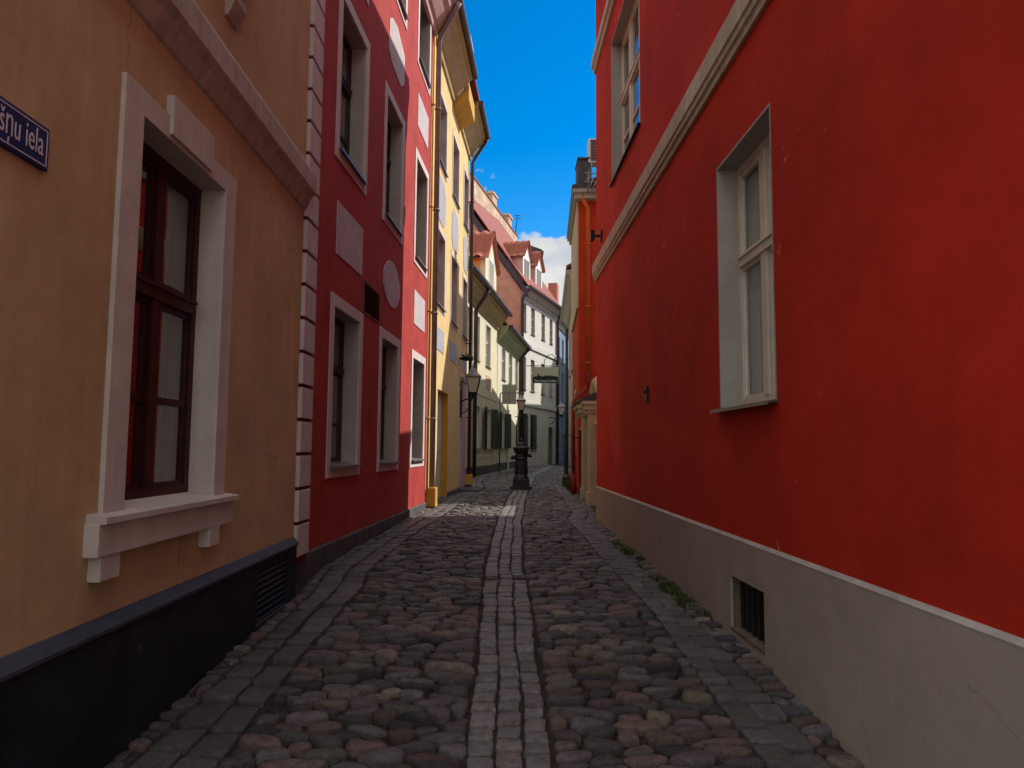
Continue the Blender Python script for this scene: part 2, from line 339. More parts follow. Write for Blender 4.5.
def window(root, fr, Y0, Y1, z0, z1, depth=.2, band=.0, bandp=.015, trim='pale_trim', lining='reveal', frame='white_wood', cols=2, transom=.62,
           bars=(), fw=.06, glass='dark_glass', sill='zinc', sillp=.06, sillo=.06, curtain=None, bev=0, botband=True, pane_bars=.02):
    """window frame > surround, sill, panes; the wall is cut at the lining's outer edge (t outside the opening)"""
    t = .02; f = -depth
    w = MB()
    w.box(fr, Y0, Y1, f - .06, f, z0, z0 + fw * 1.2, bev); w.box(fr, Y0, Y1, f - .06, f, z1 - fw, z1, bev)
    w.box(fr, Y0, Y0 + fw, f - .058, f - .002, z0 + fw * 1.2, z1 - fw, bev); w.box(fr, Y1 - fw, Y1, f - .058, f - .002, z0 + fw * 1.2, z1 - fw, bev)
    zt = z0 + (z1 - z0) * transom if transom else None
    W = (Y1 - Y0) / cols
    for i in range(1, cols): w.box(fr, Y0 + W * i - fw * .75, Y0 + W * i + fw * .75, f - .056, f + .008, z0 + fw * 1.2, z1 - fw, bev)
    if zt:
        w.box(fr, Y0 + fw, Y1 - fw, f - .05, f + .022, zt - fw * .7, zt + fw * .7, bev)
        w.box(fr, Y0 + fw * .9, Y1 - fw * .9, f - .05, f + .036, zt + fw * .3, zt + fw * .55, 0)
    for i in range(cols):
        a, b = Y0 + W * i + fw * .8, Y0 + W * (i + 1) - fw * .8
        segs = [(z0 + fw, zt - fw * .6), (zt + fw * .6, z1 - fw * .9)] if zt else [(z0 + fw, z1 - fw * .9)]
        for q, (c, e) in enumerate(segs):                       # the sash inside each light
            sw = fw * .55
            w.box(fr, a, a + sw, f - .045, f - .012, c, e); w.box(fr, b - sw, b, f - .045, f - .012, c, e)
            w.box(fr, a + sw, b - sw, f - .044, f - .011, c, c + sw); w.box(fr, a + sw, b - sw, f - .044, f - .011, e - sw, e)
            for bb in (bars if q == 0 else ()): w.box(fr, a + sw, b - sw, f - .043, f - .010, c + (e - c) * bb - pane_bars, c + (e - c) * bb + pane_bars)
    win = w.build('window', frame, root)
    q4 = [fr.p(Y0 + fw * .5, f - .03, z0 + fw * .5), fr.p(Y1 - fw * .5, f - .03, z0 + fw * .5), fr.p(Y1 - fw * .5, f - .03, z1 - fw * .5), fr.p(Y0 + fw * .5, f - .03, z1 - fw * .5)]
    g = MB(); g.quad(*(q4 if fr.side > 0 else q4[::-1])); g.build('pane', glass, win, recalc=False)   # normals towards the street
    s = MB(); e = f - .06; fe = -.01 if band or fr is TAN else .0015
    s.box(fr, Y0 - t, Y0, e, fe, z0 - t, z1 + t); s.box(fr, Y1, Y1 + t, e, fe, z0 - t, z1 + t)
    s.box(fr, Y0, Y1, e, fe, z1, z1 + t); s.box(fr, Y0, Y1, e, fe, z0 - t, z0)
    s.build('reveal', lining, win)
    if band:
        s = MB(); p0 = -.01
        s.box(fr, Y0 - band, Y0, p0, bandp, z0 - (band if botband else 0), z1 + band, bev); s.box(fr, Y1, Y1 + band, p0, bandp, z0 - (band if botband else 0), z1 + band, bev)
        s.box(fr, Y0, Y1, p0, bandp - .001, z1, z1 + band, bev)
        if botband: s.box(fr, Y0, Y1, p0, bandp - .001, z0 - band, z0, bev)
        s.build('surround', trim, win)
    if sill:
        s = MB(); s.prof(fr, Y0 - sillo, Y1 + sillo, [(f + .001, z0 + .012), (f + .001, z0 + .03), (bandp + sillp, z0 - .008), (bandp + sillp, z0 - .035), (bandp + sillp - .012, z0 - .035), (bandp + sillp - .012, z0 - .018)])
        s.build('sill', sill, win)
    if curtain:
        c = MB(); n = 60
        for a, b in curtain:
            A = []
            for i in range(n + 1):
                Y = Y0 + (Y1 - Y0) * (a + (b - a) * i / n); d = f - .095 + .022 * math.sin(i * .9) + .01 * math.sin(i * 2.3)
                A.append((c.bm.verts.new(fr.p(Y, d, z0 + .02)), c.bm.verts.new(fr.p(Y, d, z1 - .02))))
            for u, v in zip(A, A[1:]): c.bm.faces.new([u[0], v[0], v[1], u[1]]).smooth = True
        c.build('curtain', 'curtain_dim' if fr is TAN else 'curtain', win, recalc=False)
    return win
def op(Y0, Y1, z0, z1, t=.02): return (Y0 - t, Y1 + t, z0 - t, z1 + t)
def lerp_tab(tab, y):
    if y <= tab[0][0]: return tab[0][1]
    for (a, u), (b, v) in zip(tab, tab[1:]):
        if y <= b:
            k = (y - a) / (b - a); k = k * k * (3 - 2 * k) * .5 + k * .5
            return u + (v - u) * k
    return tab[-1][1]
GZ = [(-8, -.38), (0, -.18), (3.8, 0), (5.7, .13), (7, .185), (10, .25), (14, .32), (18, .38), (22, .4), (31, .43), (40, .5), (55, .6), (75, .7)]
def gz(x, y): return lerp_tab(GZ, y) - .022 * max(-3, min(3, x))

# wall lines
TAN = Frame(-2.0, 3.84, -.0075, 1)
CRI = Frame(-2.13, 7.8, .055, 1)
CRE = Frame(-1.53, 31, .14, 1)
WHI = Frame(.55, 45.5, .34, 1)
BLU = Frame(3.2, 53.6, .22, 1)
RED = Frame(1.85, 3.9, -.025, -1)
YRD = Frame(1.97, 13.93, 0., -1)
ORA = Frame(1.87, 20.7, .045, -1)
BEI = Frame(2.35, 26.5, .045, -1)
FAR = Frame(2.85, 36.5, .30, -1)
def left_x(y):
    if y < 6.95: return TAN.x(y) + .045
    if y < 7.5: return -2.0
    if y < 21.9: return CRI.x(y) + .03
    if y < 45.4: return CRE.x(y)
    return WHI.x(y)
def right_x(y):
    if y < 13.93: return RED.x(y) - .02
    if y < 20.7: return YRD.x(y)
    if y < 25: return ORA.x(y)
    if y < 36.5: return max(BEI.x(y), 2.2)
    return FAR.x(y)

# ------------------------------------------------------------ ground, street
m = MB(); m.quad((-600, -600, -.55), (600, -600, -.55), (600, 600, -.55), (-600, 600, -.55))
o = m.build('ground', 'earth', recalc=False); o['kind'] = 'structure'
m = MB(); prev = None
yy = [-8 + i * .5 for i in range(166)]
for y in yy:
    row = []
    for i in range(13):
        x = -4.2 + (11.2 * i / 12) * (1 if y < 30 else 1) ; x = x + (0 if y < 40 else (y - 40) * .3)
        row.append(m.bm.verts.new((x, y, gz(x, y))))
    if prev:
        for i in range(12): m.bm.faces.new([prev[i], prev[i + 1], row[i + 1], row[i]]).smooth = True
    prev = row
street = m.build('street', 'joint_sand', recalc=False); street['kind'] = 'structure'

CTR = [(-8, 0.), (3.8, 0.), (7.9, -.05), (8.4, -.075), (13, -.03), (17, .1), (21.5, .27), (31, .75), (45, 2.2), (60, 5.5)]
def ctr(y): return lerp_tab(CTR, y)
class Stones:
    def __init__(s): s.v = []; s.f = []; s.c = []
    def add(s, poly, h, tint, tilt=.02, round_=2, cut=.25, flat=.0):
        for _ in range(round_):
            q = []
            for i in range(len(poly)):
                a, b = poly[i], poly[(i + 1) % len(poly)]
                q += [(a[0] + (b[0] - a[0]) * cut, a[1] + (b[1] - a[1]) * cut), (b[0] - (b[0] - a[0]) * cut, b[1] - (b[1] - a[1]) * cut)]
            poly = q
        n = len(poly); cx = sum(p[0] for p in poly) / n; cy = sum(p[1] for p in poly) / n
        tx, ty = random.gauss(0, tilt), random.gauss(0, tilt); g = gz(cx, cy); b0 = len(s.v)
        ph, am = random.random() * 6.28, random.uniform(0, .12)
        rings = ((1., -.03), (.98, .40), (.925, .74), (.79, .94), (.45, 1.0)) if flat < .5 else ((1., -.03), (.995, .55), (.96, .88), (.88, .98), (.5, 1.0))
        for k, (sc, hh) in enumerate(rings):
            for i, p in enumerate(poly):
                x = cx + (p[0] - cx) * sc; y = cy + (p[1] - cy) * sc
                z = g - .03 if hh < 0 else g + h * hh * (1 + am * math.sin(3 * 6.28 * i / n + ph) * .5) + (x - cx) * tx + (y - cy) * ty + random.gauss(0, .0012)
                s.v.append((x, y, z)); s.c.append(tint)
        s.v.append((cx, cy, g + h * 1.01)); s.c.append(tint)
        R = len(rings)
        for k in range(R - 1):
            for i in range(n):
                j = (i + 1) % n
                s.f.append((b0 + k * n + i, b0 + k * n + j, b0 + (k + 1) * n + j, b0 + (k + 1) * n + i))
        for i in range(n): s.f.append((b0 + (R - 1) * n + i, b0 + (R - 1) * n + (i + 1) % n, b0 + R * n))
    def build(s, name):
        me = bpy.data.meshes.new(name); me.from_pydata(s.v, [], s.f); me.polygons.foreach_set('use_smooth', [True] * len(me.polygons))
        a = me.color_attributes.new('stone_tint', 'FLOAT_COLOR', 'POINT')
        a.data.foreach_set('color', [x for c in s.c for x in (*c, 1.)])
        me.materials.append(MATS['cobble']); o = bpy.data.objects.new(name, me); COL.objects.link(o)
        return o
def tint(base=1., sett=False):
    if sett:
        c = random.choice(((.130, .126, .124), (.115, .112, .114), (.135, .124, .118), (.10, .098, .102)))
        k = random.uniform(.8, 1.25) * base; return tuple(v * k for v in c)
    r = random.random()
    if r < .40: c = (.086, .078, .078)
    elif r < .62: c = (.046, .044, .050)
    elif r < .84: c = (.102, .072, .064)
    elif r < .96: c = (.100, .088, .078)
    else: c = (.14, .118, .092)
    k = random.uniform(.55, 1.5) * base
    return tuple(v * k * random.uniform(.93, 1.07) for v in c)
def clip(poly, nx, ny, c):
    out = []
    for i in range(len(poly)):
        a, b = poly[i], poly[(i + 1) % len(poly)]
        da, db = a[0] * nx + a[1] * ny - c, b[0] * nx + b[1] * ny - c
        if da <= 0: out.append(a)
        if (da < 0) != (db < 0) and da != db:
            t = da / (da - db); out.append((a[0] + (b[0] - a[0]) * t, a[1] + (b[1] - a[1]) * t))
    return out
def field(st, xl, xr, y0, y1, sx, sy, h, gap, base=1., AN=1.75):
    """rounded field stones, wider across the lane than along it, filling the strip between two edge functions"""
    rows = []; y = y0
    while y < y1:
        grow = 1 if y < 22 else 1.5
        a, b = xl(y), xr(y); n = max(1, round((b - a) / (sx * grow * random.uniform(.85, 1.2)))); off = random.random()
        w = (b - a) / n
        row = [(a + w * (i + off) + random.uniform(-.33, .33) * w, y + random.uniform(-.34, .34) * sy * grow) for i in range(-1, n + 1)]
        rows.append([p for p in row if a - .01 < p[0] < b + .01]); y += sy * grow * random.uniform(.8, 1.2)
    for j, row in enumerate(rows):
        near = [p for k in range(max(0, j - 4), min(len(rows), j + 5)) for p in rows[k]]
        for p in row:
            w = .34; P = (p[0], p[1] * AN); poly = [(P[0] - w, P[1] - w), (P[0] + w, P[1] - w), (P[0] + w, P[1] + w), (P[0] - w, P[1] + w)]
            a, b = xl(p[1]), xr(p[1])
            poly = clip(poly, 1, 0, b - gap); poly = clip(poly, -1, 0, -(a + gap))
            g = gap * random.uniform(.7, 1.8)
            for q in near:
                if q is p: continue
                dx, dy = q[0] - P[0], q[1] * AN - P[1]; l = math.hypot(dx, dy)
                if l < 1e-4 or l > .9: continue
                nx, ny = dx / l, dy / l; c = (P[0] + q[0]) / 2 * nx + (P[1] + q[1] * AN) / 2 * ny - g
                poly = clip(poly, nx, ny, c)
                if len(poly) < 3: break
            if len(poly) < 3: continue
            poly = [(x + random.gauss(0, .009), y_ / AN + random.gauss(0, .006)) for x, y_ in poly]
            ar = abs(sum(poly[i][0] * poly[(i + 1) % len(poly)][1] - poly[(i + 1) % len(poly)][0] * poly[i][1] for i in range(len(poly)))) / 2
            if ar < .0022: continue
            st.add(poly, h * random.uniform(.55, 1.3) * min(1, .5 + ar * 35), tint(base), tilt=.06, round_=3, cut=.27)
def course(st, xl, xr, y0, y1, lo, hi, h, gap, base=1., jit=.008, rows=1):
    y = y0 + random.random() * lo
    while y < y1:
        ln = random.uniform(lo, hi); a, b, c, e = xl(y), xr(y), xl(y + ln), xr(y + ln); J = lambda: random.uniform(-jit, jit)
        poly = [(a + gap + J(), y + gap + J()), (b - gap + J(), y + gap + J()), (e - gap + J(), y + ln - gap + J()), (c + gap + J(), y + ln - gap + J())]
        st.add(poly, h * random.uniform(.85, 1.15), tint(base, True), tilt=.02, round_=2, cut=.09, flat=1); y += ln
st = Stones()
for k in (-1, 0, 1):
    wv = [random.uniform(-.006, .006) for _ in range(200)]
    def e(c, k=k): return lambda y: ctr(y) + c + .008 * math.sin(y * 1.7 + c * 9) + .006 * math.sin(y * 4.1 + k)
    course(st, e(k * .145 - .0725), e(k * .145 + .0725), 2.2, 7.86, .13, .21, .030 if k else .024, .008, 1.35, .009)
    course(st, e(k * .145 - .0725), e(k * .145 + .0725), 8.02, 48, .14, .22, .030 if k else .024, .008, 1.35, .009)
LE = lambda c: (lambda y: left_x2(y) + c + .012 * math.sin(y * 1.3 + c * 7))
RE = lambda c: (lambda y: right_x2(y) - c + .012 * math.sin(y * 1.6 + c * 5))
def left_x2(y): return lerp_tab([(-8, -1.9), (7, -1.94), (8.2, -2.06), (21.9, -1.34), (26, -1.55), (30, -1.52), (45.4, .50), (55, 3.7)], y)
def right_x2(y): return lerp_tab([(-8, 2.1), (3.9, 1.83), (13.9, 1.58), (15, 1.75), (20.7, 1.84), (25, 1.93), (27, 2.3), (36.5, 2.8), (48, 6.3)], y)
for a, b in ((.10, .30), (.305, .51)):
    course(st, LE(a), LE(b), 2.2, 22, .16, .40, .034, .008, .7, .014)
    course(st, LE(a), LE(b), 22, 50, .3, .5, .034, .008, .85, .014)
for a, b in ((.20, .355), (.36, .515)):
    course(st, RE(a), RE(b), 2.2, 46, .15, .38, .034, .008, .7, .014)
field(st, LE(.515), lambda y: ctr(y) - .222, 2.2, 50, .21, .112, .046, .0075)
field(st, lambda y: ctr(y) + .222, RE(.52), 2.2, 48, .21, .112, .046, .0075)
field(st, LE(-.03), LE(.095), 2.2, 22, .12, .13, .03, .010, .9)
field(st, RE(.195), RE(-.02), 2.2, 26, .19, .105, .038, .010, 1.2)
cob = st.build('paving_stones'); cob['kind'] = 'structure'
m = MB(); m.box(WORLD, 7.885, 8.0, ctr(7.9) - .1, ctr(7.9) + .13, gz(0, 7.95) - .02, gz(0, 7.95) + .012, .004)
tag(m.build('drain_slab', 'stone_plinth', loc=(ctr(7.9), 7.95, gz(0, 7.95))), 'small dark flat slab set across the central row of setts', 'drain slab')

# weeds along the right wall and by the orange house: uncountable blades
m = MB()
def tuft(x, y, n, h, sp):
    for _ in range(n):
        px, py = x + random.gauss(0, sp), y + random.gauss(0, sp * 2); z = gz(px, py) + .005; a = random.random() * 6.28; hh = h * random.uniform(.4, 1.2); b = random.uniform(.2, .9) * hh
        w = random.uniform(.003, .006); wx, wy = -math.sin(a) * w, math.cos(a) * w
        p1 = (px + math.cos(a) * b * .4, py + math.sin(a) * b * .4, z + hh * .65); p2 = (px + math.cos(a) * b, py + math.sin(a) * b, z + hh)
        m.quad((px - wx, py - wy, z), (px + wx, py + wy, z), (p1[0] + wx, p1[1] + wy, p1[2]), (p1[0] - wx, p1[1] - wy, p1[2]))
        m.quad((p1[0] - wx, p1[1] - wy, p1[2]), (p1[0] + wx, p1[1] + wy, p1[2]), p2)
for i in range(60):
    y = random.choice([random.gauss(7.3, .75), random.gauss(7.6, .5), random.gauss(10.2, .4)])
    tuft(right_x(y) - random.uniform(.03, .2), y, 40, .06, .025)
for i in range(26): tuft(right_x(20.6) - random.uniform(.0, .25) , random.uniform(21.5, 25.0), 30, .22, .04)
g = m.build('grass', 'grass', recalc=False); g['kind'] = 'stuff'

# ------------------------------------------------------------ tan house, left foreground
h = thing('house', 'tan plaster house with a dark slate plinth and a grey-framed window in the foreground', 'house', (-4, 0, -.3))
OP = [op(3.82, 4.98, 1.27, 3.36), op(3.82, 4.98, 5.22, 7.2), (5.86, 6.74, .2, .665)]
body(TAN, 1.7, 6.98, -.5, 8.6, 9, OP[:2], 'tan', h, ridge=2.2)
roof(TAN, 1.5, 6.98, 8.6, 9, 2.2, .45, 'dark_tile', h)
m = MB(); vy0, vy1, vz0, vz1 = 5.86, 6.74, .20, .665
for a, b, c, e in ((1.7, vy0, -.5, .70), (vy1, 6.95, -.5, .70), (vy0, vy1, -.5, vz0), (vy0, vy1, vz1, .70)): m.box(TAN, a, b, -.02 - (.001 if a == vy0 else 0), .045, c, e)
pl = m.build('plinth', 'slate_plinth', h)
m = MB(); m.prof(TAN, 1.7, 6.97, [(-.01, .70), (-.01, .775), (.012, .765), (.058, .718), (.058, .70)]); m.build('plinth_cap', 'slate_cap', h)
m = MB()
for i in range(9):
    z = vz0 + .03 + i * .05; m.prof(TAN, vy0 + .02, vy1 - .02, [(-.01, z + .03), (.03, z), (.034, z + .006), (-.006, z + .036)])
m.box(TAN, vy0, vy0 + .025, -.015, .042, vz0, vz1); m.box(TAN, vy1 - .025, vy1, -.015, .042, vz0, vz1); m.box(TAN, vy0 + .025, vy1 - .025, -.015, .042, vz1 - .02, vz1)
vt = m.build('vent', 'slate_plinth', h); vt['label'] = 'black louvred cellar vent in the slate plinth'
m = MB(); m.box(TAN, vy0 + .025, vy1 - .025, -.015, .05, vz0 - .0, vz0 + .02); m.build('vent_sill', 'slate_cap', vt)
m = MB(); m.box(TAN, vy0, vy1, -.04, -.022, vz0, vz1); m.build('vent_back', 'black_metal', vt)
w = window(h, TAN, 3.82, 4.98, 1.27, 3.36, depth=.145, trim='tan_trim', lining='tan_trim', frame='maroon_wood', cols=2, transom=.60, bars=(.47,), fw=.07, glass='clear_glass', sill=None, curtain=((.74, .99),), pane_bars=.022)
m = MB()
for a_, b_ in ((.02, .60),):
    A = []
    for i in range(61):
        Y = 3.82 + 1.16 * (a_ + (b_ - a_) * i / 60); d = -.30 + .02 * math.sin(i * .8) + .008 * math.sin(i * 2.1); A.append((m.bm.verts.new(TAN.p(Y, d, 1.29)), m.bm.verts.new(TAN.p(Y, d, 3.34))))
    for u_, v_ in zip(A, A[1:]): m.bm.faces.new([u_[0], v_[0], v_[1], u_[1]]).smooth = True
m.build('curtain', 'red_reflection', w, recalc=False)  # red sheet behind the glass, imitates the opposite wall's reflection
w['label'] = 'dark maroon wooden window with a grey plaster surround'
m = MB()
m.box(TAN, 3.62, 3.82, -.01, .025, 1.27, 3.50, .003); m.box(TAN, 4.98, 5.17, -.01, .025, 1.27, 3.50, .003); m.box(TAN, 3.82, 4.98, -.01, .024, 3.36, 3.498, .003)
m.box(TAN, 4.11, 4.70, -.01, .045, 3.385, 3.62, .005)
m.build('surround', 'tan_trim', w)
m = MB(); m.prof(TAN, 3.52, 5.26, [(-.16, 1.30), (.10, 1.262), (.10, 1.232), (.08, 1.228), (-.01, 1.228), (-.01, 1.25), (-.16, 1.25)])
m.box(TAN, 3.51, 5.22, -.01, .07, 1.075, 1.229, .006); m.box(TAN, 3.56, 3.74, -.01, .06, .955, 1.076, .005); m.box(TAN, 4.83, 5.0, -.01, .07, .955, 1.076, .005)
m.build('sill', 'tan_trim', w)
w = window(h, TAN, 3.82, 4.98, 5.22, 7.2, depth=.24, band=.18, trim='tan_trim', lining='tan_trim', frame='maroon_wood', cols=2, transom=.6, bars=(.5,), fw=.075, sill=None, botband=False)
m = MB(); m.box(TAN, 3.4, 5.22, -.01, .17, 5.08, 5.2, .01); m.box(TAN, 3.46, 5.16, -.01, .11, 4.98, 5.079, .01)
for a in (3.5, 4.88): m.prof(TAN, a, a + .2, [(-.01, 4.978), (.13, 4.978), (.12, 4.86), (.06, 4.80), (.075, 4.70), (.02, 4.58), (-.01, 4.58)])
m.build('sill', 'tan_course', w)
m = MB(); m.prof(TAN, 1.7, 6.97, [(-.01, 3.87), (.02, 3.89), (.04, 3.93), (.07, 3.99), (.11, 4.03), (.115, 4.04), (.115, 4.20), (.10, 4.235), (-.01, 4.30)])
m.build('string_course', 'tan_course', h)

# street name plate
t = thing('street_sign', 'dark blue enamel street name plate with white lettering on the tan wall', 'street sign', TAN.p(2.5, .0, 2.84))
m = MB(); m.box(TAN, 2.02, 3.045, .0, .022, 2.752, 2.937, .006); m.build('plate', 'sign_blue', t)
m = MB()
for a, b, c, e in ((2.035, 3.03, 2.767, 2.772), (2.035, 3.03, 2.917, 2.922), (2.035, 2.04, 2.772, 2.917), (3.025, 3.03, 2.772, 2.917)): m.box(TAN, a, b, .022, .0232, c, e)
m.build('border', 'lettering', t)
def text_on(body, place, size, mat, parent, name='lettering', sx=1., align='LEFT', ext=.0006):
    """flat letters; place(u, v, w) -> world point"""
    cu = bpy.data.curves.new('lettering', 'FONT'); cu.body = body; cu.size = size; cu.align_x = align; cu.extrude = ext; cu.resolution_u = 4
    o = bpy.data.objects.new('lettering_curve', cu); COL.objects.link(o); dg = bpy.context.evaluated_depsgraph_get(); dg.update()
    me = bpy.data.meshes.new_from_object(o.evaluated_get(dg)); bpy.data.objects.remove(o)
    off = origin_of(parent)
    for v in me.vertices: v.co = place(v.co.x * sx, v.co.y, v.co.z) - off
    me.materials.clear(); me.materials.append(MATS[mat]); q = bpy.data.objects.new(name, me); COL.objects.link(q); q.parent = parent
    return q
text_on('Trokšņu iela', lambda u, v, w_: TAN.p(3.005 + u, .0236 + w_, 2.806 + v), .148, 'lettering', t, sx=.60, align='RIGHT')

# ------------------------------------------------------------ crimson house
h = thing('house', 'crimson house with pale window surrounds and a banded quoin strip, second on the left', 'house', (-5, 11, .2))
W3 = [(8.54, 9.70), (10.97, 12.15), (13.44, 14.60)]
rows = [(1.39, 3.25), (5.15, 7.04), (8.97, 10.5)]
ops = [op(a, b, c, e) for a, b in W3 for c, e in rows] + [(9.85, 10.78, 3.42, 3.86)]
body(CRI, 6.99, 15.05, -.2, 10.9, 9, ops, 'crimson', h, ridge=3.6)
roof(CRI, 6.99, 15.0, 10.9, 9, 3.6, .52, 'slate', h, lift=.235)
for r, (c, e) in enumerate(rows):
    for i, (a, b) in enumerate(W3):
        window(h, CRI, a, b, c, e, depth=.20, band=.14, trim='pale_trim', lining='reveal', frame='dark_wood', cols=2 if r else 2, transom=.64, bars=(.4,), sill='zinc', sillp=.05, sillo=.02, fw=.055, glass='old_glass')
pan = []
for a, b in ((8.55, 9.72), (13.43, 14.57)):
    m = MB(); m.box(CRI, a, b, -.01, .012, 3.88, 4.52, .003); m.build('plaster_panel', 'panel_grey', h)
m = MB(); m.plate(CRI, [(10.98 + .16, 3.98), (10.98 + .16, 4.36)] and [(11.56 + .58 * math.cos(i * math.pi / 18) * (1 if abs(math.sin(i * math.pi / 18)) > .5 else 1), 4.18 + .36 * math.sin(i * math.pi / 18)) for i in range(36)], -.01, .012)
m.plate(CRI, [(10.98, 4.06), (12.14, 4.06), (12.14, 4.32), (10.98, 4.32)], -.01, .0105); m.build('plaster_panel', 'panel_grey', h)
m = MB(); m.plate(CRI, [(11.0, 7.78), (11.2, 7.66), (11.9, 7.62), (12.16, 7.78), (12.16, 8.28), (11.9, 8.36), (11.56, 8.46), (11.2, 8.40), (11.0, 8.28)], -.01, .012); m.build('plaster_panel', 'panel_grey', h)
for a, b in ((8.55, 9.72), (13.46, 14.6)):
    m = MB(); m.box(CRI, a, b, -.01, .012, 7.66, 8.31, .003); m.build('plaster_panel', 'panel_grey', h)
m = MB()
for i in range(8):
    z = 3.44 + i * .052; m.prof(CRI, 9.87, 10.76, [(-.04, z + .035), (.008, z), (.012, z + .006), (-.036, z + .041)])
for a, b, c, e in ((9.85, 9.87, 3.42, 3.86), (10.76, 10.78, 3.42, 3.86), (9.87, 10.76, 3.84, 3.86), (9.87, 10.76, 3.42, 3.435)): m.box(CRI, a, b, -.05, .012, c, e)
m.box(CRI, 9.84, 10.79, -.09, -.06, 3.41, 3.87)
v = m.build('vent', 'vent_slat', h); v['label'] = 'dark slatted vent between the ground floor windows'
m = MB(); m.prof(CRI, 6.99, 15.0, [(-.01, -.2), (.03, -.2), (.03, .50), (.02, .515), (-.01, .52)]); m.build('plinth', 'stone_plinth', h)
q = MB(); g = MB(); QX = CRI.x(7.3) ; z = .56; i = 0
QF = Frame(-1.985, 7.2, 0, 1)
g.box(QF, 7.01, 7.36, -.20, -.016, .5, 10.8); g.build('quoin_groove', 'groove', h)
while z < 10.7:
    q.box(QF, 6.99, 7.38, -.20, 0, z + .017, z + .308, .006); z += .325
q.build('quoin_strip', 'pale_trim', h)
EAVE = lambda z: [(-.01, z), (.05, z + .02), (.08, z + .12), (.13, z + .15), (.26, z + .34), (.29, z + .40), (.38, z + .48), (.43, z + .60), (.50, z + .64), (.50, z + .78), (-.01, z + .78)]
m = MB(); m.prof(CRI, 6.99, 14.9, EAVE(10.35)); m.build('cornice', 'pink', h)

# ------------------------------------------------------------ yellow house
h = thing('house', 'tall pale yellow house with blue-grey panels and an ochre box under its eaves', 'house', (-5, 18.5, .3))
W3 = [(15.94, 17.16), (18.30, 19.50), (20.68, 21.76)]
rows = [(4.80, 6.48), (8.05, 9.62)]
ops = [op(a, b, c, e) for a, b in W3 for c, e in rows] + [(16.45, 18.1, .30, 2.92), (9.9, 10, 0, 1)][:1]
body(CRI, 15.05, 21.95, -.2, 10.9, 9, ops, 'yellow', h, ridge=3.6)
roof(CRI, 15.0, 21.95, 10.9, 9, 3.6, .52, 'red_metal', h, lift=.245)
for c, e in rows:
    for a, b in W3: window(h, CRI, a, b, c, e, depth=.2, band=.1, trim='pale_trim', lining='reveal', frame='white_wood', cols=2, transom=.64, sill='zinc', sillp=.05, sillo=.02)
for i, (a, b) in enumerate(W3):
    m = MB(); z0, z1 = 6.72, 7.74; m.plate(CRI, [(a + .0, z0 + .18), (a + .25, z0), (b - .25, z0), (b, z0 + .18), (b, z1 - .18), (b - .25, z1), (a + .25, z1), (a, z1 - .18)], -.01, .012); m.build('plaster_panel', 'panel_blue', h)
    m = MB(); m.box(CRI, a - .06, b + .06, -.01, .012, 3.79, 4.29, .003); m.build('plaster_panel', 'panel_blue', h)
for a, b in ((14.92, 18.2), (19.65, 21.95)):
    m = MB(); m.prof(CRI, a, b, EAVE(10.35)); m.build('cornice', 'olive_trim', h)
    m = MB(); m.prof(CRI, a, b, [(.50, 11.03), (.53, 10.99), (.60, 10.99), (.63, 11.03), (.63, 11.14), (.50, 11.14)]); m.build('gutter', 'dark_pipe', h)
m = MB(); m.prof(CRI, 18.22, 19.62, [(-.01, 10.28), (.34, 10.46), (.40, 10.50), (.40, 10.95), (-.01, 10.95)]); b = m.build('eaves_box', 'yellow_pipe', h)
m = MB(); m.box(CRI, 18.7, 19.3, -.6, .25, 11.2, 12.4); m.prof(CRI, 18.6, 19.4, [(-.9, 12.5), (.38, 12.38), (.38, 12.44), (-.9, 12.6)]); dm = m.build('dormer', 'panel_grey', h)
m = MB(); m.box(CRI, 16.45, 18.1, -.22, -.16, .3, 2.92); m.box(CRI, 17.2, 17.35, -.17, -.13, .42, 2.8); m.box(CRI, 16.55, 17.1, -.165, -.14, 1.5, 2.7, .01); m.box(CRI, 17.45, 18.0, -.165, -.14, 1.5, 2.7, .01); m.box(CRI, 16.55, 17.1, -.165, -.14, .5, 1.35, .01)
dr = m.build('door', 'pale_door', h)
m = MB()
for a, b in ((16.43, 16.45), (18.1, 18.12)): m.box(CRI, a, b, -.24, -.002, .3, 2.94)
m.box(CRI, 16.45, 18.1, -.24, -.002, 2.92, 2.94); m.build('door_reveal', 'ochre', dr)
m = MB(); m.box(CRI, 16.4, 18.15, -.16, .16, .28, .43, .01); m.build('doorstep', 'stone_plinth', dr)
m = MB(); m.prof(CRI, 18.14, 20.5, [(-.01, -.1), (.04, -.1), (.04, .52), (-.01, .54)]); m.build('plinth', 'stone_plinth', h)
m = MB(); m.box(CRI, 20.62, 21.35, -.01, .05, .5, 3.45, .01); m.box(CRI, 20.55, 21.42, -.01, .08, 3.45, 3.6, .01); m.build('pilaster', 'lavender', h)
def downpipe(root, fr, Y, d, zb, zt, r, mat, top=None, base=None, name='downpipe', rings=()):
    m = MB(); pts = [fr.p(Y, d, zb), fr.p(Y, d, zt)] + [fr.p(*q) for q in (top or [])]
    m.tube(pts, r, 12)
    for z in rings: m.tube([fr.p(Y, d, z - .02), fr.p(Y, d, z + .02)], r * 1.25, 12); m.box(fr, Y - .012, Y + .012, -.01, d, z - .012, z + .012)
    p = m.build(name, mat, root)
    if base:
        m = MB(); m.box(fr, Y - .14, Y + .14, -.005, d + .1, base[0], base[1], .012); b = m.build('pipe_shoe', base[2], p)
        m = MB(); m.box(fr, Y - .11, Y + .11, -.005, d + .08, base[0] - .3, base[0] + .004); m.build('pipe_foot', 'stone_plinth', p)
    return p
